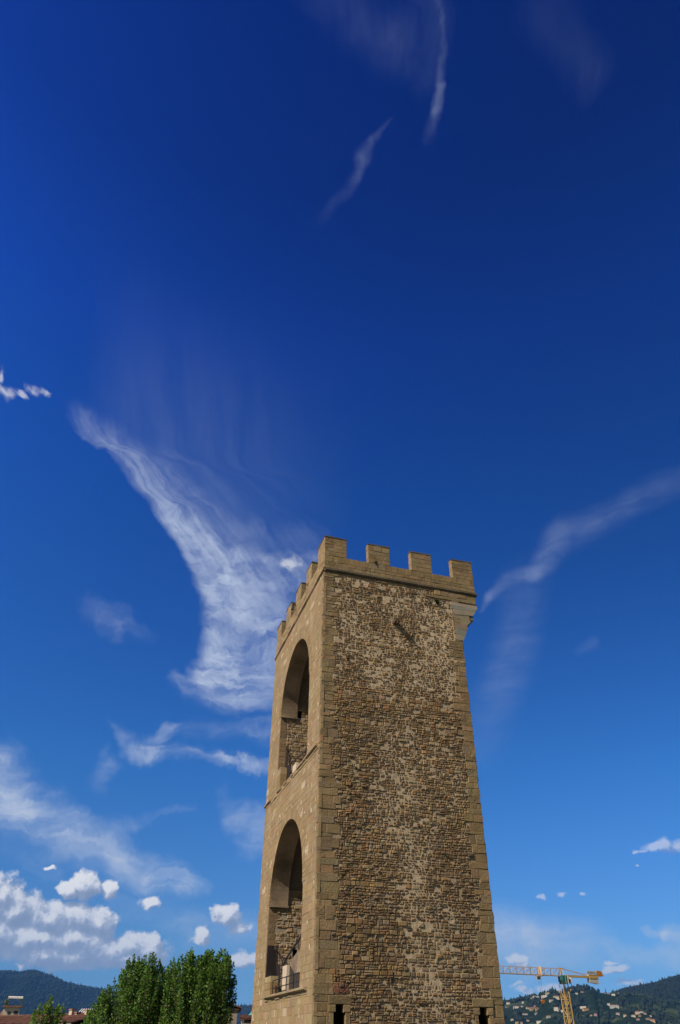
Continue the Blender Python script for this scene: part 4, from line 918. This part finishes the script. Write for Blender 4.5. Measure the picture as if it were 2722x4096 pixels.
# local +x runs out along the jib (to the left in the photo)
zb = EYE+16.75; zt = zb+1.75; mw = .85
mb = MB()
mz = zb-1.9
for sx in (-mw, mw):
    for sy in (-mw, mw): mb.bar((sx, sy, 0), (sx, sy, mz), .10)
k = 0; z = .2
while z < mz-2.1:
    for (a, b) in (((-mw, -mw), (mw, -mw)), ((mw, -mw), (mw, mw)), ((mw, mw), (-mw, mw)), ((-mw, mw), (-mw, -mw))):
        mb.bar((a[0], a[1], z), (b[0], b[1], z), .05)
        p, q = (a, b) if k % 2 else (b, a); mb.bar((p[0], p[1], z), (q[0], q[1], z+2.0), .055)
    z += 2.0; k += 1
mb.build('mast', M_yel, crane)
mb = MB(); mb.bar((0, 0, mz), (0, 0, mz+.5), 1.1, n=16); mb.box(-.9, .9, -.9, .9, mz+.5, zb-.1); mb.build('slewing_ring', M_iron, crane)
mb = MB()
for sx in (-.45, .75): 
    for sy in (-.6, .6): mb.bar((sx, sy, zb-.1), (.1 if sx < 0 else .5, sy*.3, zt+.15), .09)
mb.bar((-.9, 0, zt+.1), (1.0, 0, zt+.22), .10); mb.build('tower_head', M_yel, crane)
mb = MB(); L = 34.0
for sy in (-.65, .65): mb.bar((.6, sy, zb), (L, sy, zb), .09)
mb.bar((.3, 0, zt), (L-1.5, 0, zt), .075)
x = 1.2; st = 2.3
while x < L-st:
    for sy in (-.65, .65):
        mb.bar((x+st, sy, zb), (x+st, 0, zt), .055); mb.bar((x, 0, zt), (x+st, sy, zb), .04)
    mb.bar((x, -.65, zb), (x+st, .65, zb), .035); mb.bar((x+st, -.65, zb), (x+st, .65, zb), .035)
    x += st
mb.build('jib', M_pale, crane)
mb = MB()
mb.box(-9.2, -.6, -.55, -.35, zb-.22, zb+.28); mb.box(-9.2, -.6, .35, .55, zb-.22, zb+.28); mb.box(-9.0, -.7, -.35, .35, zb-.05, zb+.0)
mb.box(-12.4, -9.2, -.65, .65, zb-.30, zb+.62)
for x in range(1, 9):
    mb.bar((-x, .6, zb+.28), (-x, .6, zb+.75), .02)
mb.bar((-.6, .6, zb+.75), (-8.6, .6, zb+.75), .02)
mb.build('counter_jib', M_yel, crane)
mb = MB(); mb.bar((.2, -.3, zt+.15), (-8.6, -.4, zb+.45), .05); mb.bar((.2, .3, zt+.15), (-8.6, .4, zb+.45), .05); mb.build('pendant_line', M_pale, crane)
mb = MB(); mb.prism([(-12.3, zb+.45), (-14.3, zb+.35), (-13.9, zb+1.35), (-13.4, zb+1.62), (-12.0, zb+1.66)], 'y', -.7, .7); mb.build('winch_housing', M_org, crane)
mb = MB()
for k in range(7): mb.box(-12.3+k*.46, -11.88+k*.46, -.55, .55, zb-1.6+.05*k, zb-.29)
mb.build('counterweight', M_cw, crane)
# name board on the counter-jib: pale board, row of blue and black letter strokes
bd = MB(); bd.box(-12.0, -8.4, .68, .72, zb+.64, zb+1.52); bo = bd.build('name_board', M_wht, crane)
bd = MB()
for yb_ in (.725, .675):
    x = -8.6
    for k, w_ in enumerate((.42, .16, .30, .12, .34, .36, .30, .30, .3)):
        kx = x-w_
        s0, s1 = (yb_, yb_+.01) if yb_ > .7 else (yb_-.01, yb_)
        if k in (0, 4, 5): bd.box(kx, kx+.08, s0, s1, zb+.78, zb+1.38); bd.box(x-.08, x, s0, s1, zb+.78, zb+1.38); bd.box(kx+.08, x-.08, s0, s1, zb+1.08, zb+1.18)
        elif k in (2, 6): bd.box(kx, kx+.08, s0, s1, zb+.78, zb+1.38); bd.box(kx+.08, x, s0, s1, zb+1.28, zb+1.38); bd.box(kx+.08, x, s0, s1, zb+.78, zb+.86)
        elif k in (7, 8): bd.box(x-.08, x, s0, s1, zb+.78, zb+1.38); bd.box(kx, x-.08, s0, s1, zb+.78, zb+.88)
        else: bd.box(kx, x, s0, s1, zb+.78, zb+1.38)
        x = kx-.10
M_blue = mat('blue_lettering', (.03, .05, .18), rough=.6, var=.05)
bd.build('lettering', M_blue, bo)
# the cab hangs on the side facing the photographer
def cab_side(s): pass
mb = MB(); cy0, cy1 = .95, 2.15
mb.prism([(-.35, zb-1.9), (1.1, zb-1.9), (1.55, zb-1.1), (1.5, zb+.05), (-.35, zb+.1)], 'y', cy0, cy1); cabo = mb.build('cab', M_glass, crane)
mb = MB()
for yy in (cy0-.03, cy1-.02):
    mb.box(-.4, -.05, yy, yy+.05, zb-1.95, zb+.14); mb.box(-.4, 1.5, yy, yy+.05, zb+.0, zb+.14); mb.box(.55, .63, yy, yy+.05, zb-1.9, zb+.05)
mb.box(-.42, -.34, cy0, cy1, zb-1.95, zb+.14); mb.build('cab_frame', M_wht, cabo)
mb = MB(); mb.box(-1.9, -1.35, .9, 1.9, zb-1.6, zb-.4); mb.build('control_cabinet', M_wht, crane)
mb = MB(); mb.box(-1.35, -.45, .95, 1.85, zb-1.7, zb-.9); mb.bar((-1.1, 1.3, zb-.9), (-1.1, 1.3, zb-.5), .15); mb.box(-2.0, 1.0, .85, 1.0, zb-1.85, zb-1.72); mb.build('slewing_motor', M_iron, crane)
# trolley, ropes and hook block
tx = 7.9
mb = MB(); mb.box(tx-.7, tx+.7, -.8, .8, zb-.35, zb-.15); mb.box(tx-.55, tx-.35, -.9, .9, zb-.15, zb+2.0); mb.box(tx-.8, tx+.2, -1.2, -.7, zb-1.0, zb-.3); mb.build('trolley', M_pale, crane)
mb = MB(); hz = EYE+10.6
for dx in (-.35, .45): mb.bar((tx+dx, 0, zb-.3), (tx+dx*.3, 0, hz+.4), .018)
mb.build('hoist_rope', M_iron, crane)
mb = MB(); mb.prism([(tx-.45, hz+.35), (tx+.45, hz+.35), (tx+.5, hz), (tx+.12, hz-.55), (tx-.12, hz-.55), (tx-.5, hz)], 'y', -.25, .25); hb = mb.build('hook_block', M_org, crane)
mb = MB(); mb.bar((tx, 0, hz-.5), (tx, 0, hz-1.0), .06); mb.bar((tx, 0, hz-1.0), (tx+.22, 0, hz-1.25), .06); mb.bar((tx+.22, 0, hz-1.25), (tx+.3, 0, hz-.95), .05); mb.bar((tx, 0, hz-1.3), (tx, 0, hz-6.0), .03); mb.build('hook', M_iron, hb)

# ------------------------------------------------------------------ roofs on the left
def tiled_roof(mb, p0, p1, run, rise, y_dir, pitch=.40, c=(.125, .058, .042), m=0):
    """barrel tiles from the eave line p0-p1 up to the ridge; run along y_dir"""
    p0, p1, yd = Vector(p0), Vector(p1), Vector(y_dir); L = (p1-p0).length; d = (p1-p0)/L; n = int(L/pitch)
    up = yd*run+Vector((0, 0, rise)); nn = d.cross(up).normalized()
    if nn.z < 0: nn = -nn
    rows = max(3, int(up.length/.9))
    for k in range(n):
        a = p0+d*(k*pitch); cc = jig(c, .2)
        for j in range(rows):
            s = a+up*(j/rows)+nn*.05; e_ = a+up*((j+1)/rows)+nn*.005; ct = jig(cc, .25)
            prof = [(0, 0), (pitch*.12, .07), (pitch*.35, .11), (pitch*.58, .07), (pitch*.7, 0), (pitch, -.0)]
            vs = [s+d*x+nn*h for x, h in prof]+[e_+d*x+nn*h for x, h in prof]
            mb.mesh(vs, [(i, i+1, 7+i, 6+i) for i in range(5)]+[(0, 1, 2, 3, 4, 5)], ct, m)
M_cream = mat('weathered_stucco', attr=True, var=.18, vscale=.8)
def eaz(az, el, d): return ae(az, el, d)
# long house with the tiled roof, behind the small tree
pr0, pr1 = eaz(-24.5, 0, 129), eaz(-15.2, 0, 98.5)
d = Vector((pr1.x-pr0.x, pr1.y-pr0.y, 0)); L = d.length; d.normalize(); ndir = Vector((-d.y, d.x, 0));
if ndir.y < 0: ndir = -ndir
rz = EYE+2.72; ez = EYE+1.85
house = tag(empty('long_house', (pr0.x, pr0.y, 0), math.atan2(d.y, d.x)), 'long house with a brown barrel tiled roof behind the small leafy tree', 'house')
mb = MB(); mb.box(.3, L-.3, -3.2, 3.2, 0, ez-.12, (.45, .38, .28)); mb.build('wall', M_cream, house)
mb = MB(); tiled_roof(mb, (0, -3.6, ez), (L, -3.6, ez), 3.6, rz-ez, (0, 1, 0)); tiled_roof(mb, (0, 3.6, ez), (L, 3.6, ez), 3.6, rz-ez, (0, -1, 0))
for k in range(int(L/.4)): mb.bar((k*.4, 0, rz+.06), (k*.4+.42, 0, rz+.08), .12, jig((.15, .08, .055), .2), n=6)
rf = mb.build('roof', M_tile, house)
mb = MB(); mb.box(0, L, -3.75, -3.62, ez-.12, ez+.0, (.2, .2, .19)); mb.build('gutter', M_conc, house)
for az, w_, h_, nm, c in ((-16.9, .55, .55, 'chimney', (.62, .5, .4)), (-16.55, .35, .25, 'chimney', (.4, .38, .35)), (-15.95, .4, .45, 'chimney', (.6, .45, .35))):
    X = math.tan(R(az)); q_ = Vector((pr0.x, pr0.y, 0)); t_ = (X*q_.y-q_.x)/(d.x-X*d.y); x = t_
    mb = MB(); mb.box(x-w_/2, x+w_/2, -.6, -.1, ez, rz+h_-.12, c); mb.box(x-w_/2-.06, x+w_/2+.06, -.66, -.04, rz+h_-.12, rz+h_, (.4, .2, .12)); mb.build(nm, M_cream, rf)
# ribbed skylight roof just behind the ridge
p = eaz(-16.2, 0, 122)
sk = tag(empty('glasshouse', (p.x, p.y, 0), R(16)), 'small ribbed glass roof rising behind the ridge beside the big trees', 'glasshouse')
zr = EYE+122*math.tan(R(1.83)); mb = MB()
mb.mesh([(-1.3, -1, zr-.75), (1.0, -1, zr-.75), (1.0, .3, zr), (-.6, .3, zr)], [(0, 1, 2, 3)], (.30, .36, .42)); mb.build('pane', M_conc, sk)
mb = MB()
for k in range(7):
    t = k/6; mb.bar((-1.3+2.3*t, -1.02, zr-.72), (-.6+1.6*t, .28, zr+.04), .045, (.7, .72, .74))
mb.build('frame', M_wht, sk); mb = MB(); mb.box(-1.35, 1.05, -1.0, 1.5, 0, zr-.78, (.5, .42, .33)); mb.build('wall', M_cream, sk)
# the roof terrace tower with its awning, at the left edge
D_ = 236; p = eaz(-20.68, 0, D_); S_ = D_/118.0
al = tag(empty('roof_terrace_tower', (p.x, p.y, 0), R(20.7)), 'white stuccoed house top with a planted roof terrace under a white awning', 'building')
z_ = lambda el: EYE+D_*math.tan(R(el))
mb = MB(); mb.box(-1.95, 1.9, -1.9, 1.9, 0, z_(1.84), (.62, .56, .48)); mb.mesh([(-3.6, -1.5, 0), (-1.95, -1.5, 0), (-1.95, 1.5, 0), (-3.6, 1.5, 0), (-2.6, -1.5, z_(1.55)), (-1.95, -1.5, z_(1.75)), (-1.95, 1.5, z_(1.75)), (-2.6, 1.5, z_(1.55))], [(0, 1, 5, 4), (3, 0, 4, 7), (4, 5, 6, 7), (2, 3, 7, 6)], (.5, .3, .22)); wl = mb.build('wall', M_cream, al)
for x0, x1, e0, e1 in ((-.9, -.2, 1.48, 1.62), (.55, 1.5, 1.50, 1.66)):
    mb = MB(); mb.box(x0, x1, -1.96, -1.8, z_(e0), z_(e1)); mb.build('window', M_win, al)
mb = MB(); mb.box(-2.35, 2.35, -2.3, 2.3, z_(1.84), z_(1.865), (.35, .2, .13))
for k in range(12): mb.box(-2.35+k*.39, -2.1+k*.39, -2.42, -2.3, z_(1.845), z_(1.90), jig((.36, .18, .11), .2))
mb.box(-2.3, 2.3, -2.28, -2.05, z_(1.866), z_(1.91), (.34, .18, .12)); mb.box(-2.3, -2.1, -2.05, 2.2, z_(1.866), z_(1.91), (.34, .18, .12)); mb.box(2.1, 2.3, -2.05, 2.2, z_(1.866), z_(1.91), (.34, .18, .12)); mb.build('cornice', M_cream, al)
mb = MB()
for x, lean in ((-1.9, .35), (1.9, 0)):
    for y in (-1.9, 1.9): mb.bar((x, y, z_(1.9)), (x+lean, y, z_(2.32)), .09, (.32, .30, .16))
mb.bar((-1.55, -1.9, z_(2.31)), (1.9, -1.9, z_(2.31)), .09, (.32, .30, .16)); mb.build('pergola', M_cream, al)
mb = MB(); n = 8
pts = [(-1.75+.0*k, y_, z_(2.31)+(.42*math.sin(math.pi*k/n))) for k, y_ in enumerate([-2.1+4.2*j/n for j in range(n+1)])]
for k in range(n): a, b = pts[k], pts[k+1]; mb.quad([(-1.6, a[1], a[2]), (1.95, a[1], a[2]), (1.95, b[1], b[2]), (-1.6, b[1], b[2])], (.85, .82, .76))
mb.box(-1.6, 1.95, -2.14, -2.1, z_(2.31)-.12, z_(2.31)+.22, (.85, .82, .76))
mb.build('awning', M_cream, al)
M_leaf0 = mat('leaf_plain', attr=True, var=.25, vscale=2, rough=.6)
mb = MB()
for k in range(260):
    x = rnd.choice([-1.95, 1.9, rnd.uniform(-2, -1.2)])+rnd.uniform(-.18, .18); zz = rnd.uniform(z_(1.9), z_(2.2) if x < 0 else z_(2.28)); y = -1.9+rnd.uniform(-.15, .15)
    a = Vector((rnd.uniform(-1, 1), rnd.uniform(-1, 1), rnd.uniform(-1, 1))).normalized()*.14; b = a.orthogonal().normalized()*.1
    q = Vector((x, y, zz)); mb.quad([q-a, q+b, q+a, q-b], jig((.16, .20, .07), .3))
mb.build('climbing_plant', M_leaf0, al)

# ------------------------------------------------------------------ roofs between the trees and the tower
D_ = 180; p = eaz(-5.4, 0, D_); z_ = lambda el: EYE+D_*math.tan(R(el))
lg = tag(empty('loggia_house', (p.x, p.y, 0), R(5.6)), 'pale house top with an open loggia under a tiled hip roof beside the tower', 'building')
mb = MB(); mb.box(-2.65, 2.6, -2, 3, 0, z_(1.22), (.55, .46, .36)); mb.box(-2.7, -2.1, -2.05, -1.6, z_(1.22), z_(1.44), (.78, .68, .58)); mb.box(2.1, 2.6, -2, -1.6, z_(1.22), z_(1.46), (.6, .5, .4)); mb.box(-2.6, 2.6, 1.6, 3, z_(1.22), z_(1.46), (.4, .3, .24)); mb.box(-.3, 0, -1.95, -1.65, z_(1.22), z_(1.46), (.55, .45, .36)); mb.build('wall', M_cream, lg)
mb = MB(); e0, e1 = z_(1.455), z_(1.64)
tiled_roof(mb, (-3.1, -2.5, e0), (3.1, -2.5, e0), 1.6, e1-e0, (0, 1, 0), .28); mb.mesh([(-3.1, -2.5, e0), (-3.1, 3.2, e0), (-1.7, 1.6, e1), (-1.7, -.9, e1)], [(0, 1, 2, 3)], (.26, .12, .08)); mb.box(-3.05, 3.05, -2.45, 3.2, e0-.16, e0-.02, (.2, .1, .08)); mb.mesh([(-3.1, 3.2, e0), (3.1, 3.2, e0), (3.1, 1.6, e1), (-1.7, 1.6, e1)], [(0, 1, 2, 3)], (.26, .12, .08)); mb.quad([(-1.7, -.9, e1), (3.1, -.9, e1), (3.1, 1.6, e1), (-1.7, 1.6, e1)], (.26, .12, .08)); mb.build('roof', M_tile, lg)
D_ = 300; p = eaz(-5.60, 0, D_); z_ = lambda el: EYE+D_*math.tan(R(el))
cp = tag(empty('copper_turret', (p.x, p.y, 0)), 'green copper spire peeping over the loggia roof against the tower', 'turret')
prof = [(1.62, 1.6), (1.2, 1.66), (.75, 1.71), (.4, 1.765), (.2, 1.81), (.28, 1.825), (.12, 1.84), (.06, 1.9), (.10, 1.91), (.03, 1.97)]
mb = MB(); n = 8; vs = [(math.cos(6.283*k/n)*r, math.sin(6.283*k/n)*r, z_(e)) for r, e in prof for k in range(n)]
mb.mesh(vs, [(i*n+k, i*n+(k+1) % n, (i+1)*n+(k+1) % n, (i+1)*n+k) for i in range(len(prof)-1) for k in range(n)]); mb.build('copper_roof', M_copper, cp)
mb = MB(); mb.bar((0, 0, 0), (0, 0, z_(1.6)), 1.5, (.5, .42, .34), n=8); mb.build('wall', M_cream, cp)
D_ = 86; p = eaz(-7.5, 0, D_); z_ = lambda el: EYE+D_*math.tan(R(el))
bh = tag(empty('gable_house', (p.x, p.y, 0), R(6.5)), 'shaded house corner with a red tiled eave behind the big trees', 'house')
mb = MB(); mb.box(-5.5, 1.42, -2, 6, 0, z_(1.9), (.34, .27, .22)); mb.build('wall', M_cream, bh)
mb = MB(); tiled_roof(mb, (1.75, -2.3, z_(1.93)), (1.75, 6.2, z_(1.93)), 2.2, .7, (-1, 0, 0), .28); mb.box(-5.6, 1.7, -2.2, 6.1, z_(1.9), z_(1.925), (.24, .12, .08)); mb.build('roof', M_tile, bh)

# ------------------------------------------------------------------ trees
def leafmat(name, c0, c1):
    m = bpy.data.materials.new(name); m.use_nodes = True; nt = m.node_tree; nt.nodes.clear(); N = NT(nt)
    out = N.n('ShaderNodeOutputMaterial'); at = N.n('ShaderNodeAttribute'); at.attribute_name = 'col'
    b = N.n('ShaderNodeBsdfPrincipled'); N.put(b.inputs['Base Color'], at.outputs['Color']); b.inputs['Roughness'].default_value = .55; b.inputs['Specular IOR Level'].default_value = .35
    t = N.n('ShaderNodeBsdfTranslucent'); N.put(t.inputs[0], N.mix(1.0, at.outputs['Color'], (1.2, 1.5, .5, 1), 'MULTIPLY'))
    mx = N.n('ShaderNodeMixShader'); mx.inputs[0].default_value = .38; nt.links.new(b.outputs[0], mx.inputs[1]); nt.links.new(t.outputs[0], mx.inputs[2]); nt.links.new(mx.outputs[0], out.inputs[0]); return m
M_leaf = leafmat('leaves', 0, 0)
def plume_tree(name, az, dist, env, depth, nplume, nleaf, label, seed, leaf=.074, cols=((.13, .24, .05), (.09, .18, .04), (.20, .31, .08), (.045, .10, .025)), group=None, zlow=EYE-6):
    """tree of upright leafy shoots; env = crown outline as (azimuth, elevation) of shoot tips"""
    rr = random.Random(seed); p = ae(az, 0, dist); e = tag(empty(name, (p.x, p.y, 0), -R(az)), label, 'tree', group)
    mb = MB(); mb.bar((0, 0, 0), (.1, 0, zlow), .38, n=10, r2=.26)
    xs = [dist*math.tan(R(a-az)) for a, _ in env]; zs = [EYE+dist*math.tan(R(b)) for _, b in env]
    shoots = []
    for k in range(nplume):
        for _ in range(30):
            x = rr.uniform(xs[0], xs[-1]); y = rr.uniform(-depth, depth); half = (xs[-1]-xs[0])/2; mid = (xs[0]+xs[-1])/2
            if ((x-mid)/half)**2*.9+(y/depth)**2 < 1: break
        zt_ = float(np.interp(x, xs, zs))-abs(y/depth)**2*1.9+rr.uniform(-.55, .25)
        if k < 34: y *= .35; zt_ = float(np.interp(x, xs, zs))+rr.uniform(-.3, .15)
        L_ = rr.uniform(2.2, 4.5); bx, by = x*.75+rr.uniform(-.3, .3), y*.75
        shoots.append((Vector((bx, by, zt_-L_)), Vector((x, y, zt_)), rr.uniform(.24, .42)))
    # lower fill
    for k in range(nplume//2):
        x = rr.uniform(xs[0], xs[-1])*.95; y = rr.uniform(-depth, depth)*.9; zt_ = float(np.interp(x, xs, zs))-rr.uniform(2.0, 5.0)
        shoots.append((Vector((x*.8, y*.8, zt_-3.5)), Vector((x, y, zt_)), rr.uniform(.4, .6)))
    for a, b, w in shoots:
        base = Vector((a.x*.15, a.y*.15, zlow-rr.uniform(0, 3)+1)); mb.bar(base, a, .07, n=5, r2=.035); mb.bar(a, b, .035, n=4, r2=.008)
    mb.build('trunk', M_bark, e)
    mb = MB(); per = max(1, nleaf//len(shoots)); V_, F_, C_ = [], [], []
    for a, b, w in shoots:
        ax = (b-a); dn = rr.uniform(.75, 1.2)
        for k in range(int(per*(1.0 if ax.length > 0 else 1))):
            t = rr.random()**.85; ww = w*(1-t)**.55*1.25+.035
            th = rr.random()*6.283; q = a+ax*t+Vector((math.cos(th), math.sin(th), 0))*ww*math.sqrt(rr.random())+Vector((0, 0, rr.uniform(-.1, .1)))
            l = leaf*rr.uniform(.7, 1.35); o = Vector((math.cos(th)*.8+rr.uniform(-.6, .6), math.sin(th)*.8+rr.uniform(-.6, .6), rr.uniform(-.2, 1.1))).normalized()
            s = o.cross(Vector((rr.uniform(-1, 1), rr.uniform(-1, 1), rr.uniform(-1, 1)))).normalized()*l*.62
            n = len(V_); V_ += [q-o*l, q+s, q+o*l, q-s]; F_.append((n, n+1, n+2, n+3)); c = rr.choice(cols); kk = rr.uniform(.8, 1.25)*dn; C_ += [tuple(x*kk for x in c)]*4
    mb.v, mb.f, mb.c, mb.m = [tuple(v) for v in V_], F_, C_, [0]*len(F_); mb.build('crown', M_leaf, e)
GT = 'the two big leafy trees left of the tower'
plume_tree('leafy_tree', -13.0, 56, [(-16.6, .8), (-16.1, 1.7), (-15.6, 2.6), (-14.8, 3.4), (-14.35, 4.1), (-13.75, 4.7), (-13.3, 4.45), (-12.73, 4.85), (-12.1, 4.45), (-11.6, 4.1), (-11.1, 3.6), (-10.8, 2.6)], 2.6, 180, 56000, 'big leafy green tree, the left one of the pair beside the tower', 11, group=GT)
plume_tree('leafy_tree', -9.2, 55, [(-11.9, 2.6), (-11.55, 4.0), (-11.13, 4.65), (-10.6, 4.8), (-9.97, 5.15), (-9.6, 4.7), (-9.2, 4.95), (-8.49, 5.2), (-7.8, 5.28), (-7.3, 4.8), (-7.04, 4.4), (-6.75, 3.4), (-6.6, 2.6), (-6.6, 1.6)], 2.4, 160, 50000, 'big leafy green tree, the right one of the pair nearest the tower', 23, group=GT)
plume_tree('small_tree', -18.4, 60, [(-19.6, .9), (-19.35, 1.7), (-18.9, 2.25), (-18.45, 2.45), (-18.2, 1.75), (-17.95, 2.0), (-17.6, 1.9), (-17.3, 1.0)], .9, 26, 3600, 'small sparse young tree in front of the tiled roof', 5, cols=((.17, .26, .06), (.12, .21, .05), (.22, .30, .08)), leaf=.09)

# ------------------------------------------------------------------ haze: one box of thin even air round everything
m = bpy.data.materials.new('haze_air'); m.use_nodes = True; nt = m.node_tree; nt.nodes.clear(); N = NT(nt)
out = N.n('ShaderNodeOutputMaterial'); v = N.n('ShaderNodeVolumePrincipled'); v.inputs['Color'].default_value = (.14, .42, 1.0, 1); v.inputs['Density'].default_value = 5.0e-5; v.inputs['Anisotropy'].default_value = 0.0
nt.links.new(v.outputs[0], out.inputs[1])
mb = MB(); mb.box(-9800, 9800, -9800, 9800, -2.5, 640); hz_ = tag(mb.build('haze', m), kind='stuff')
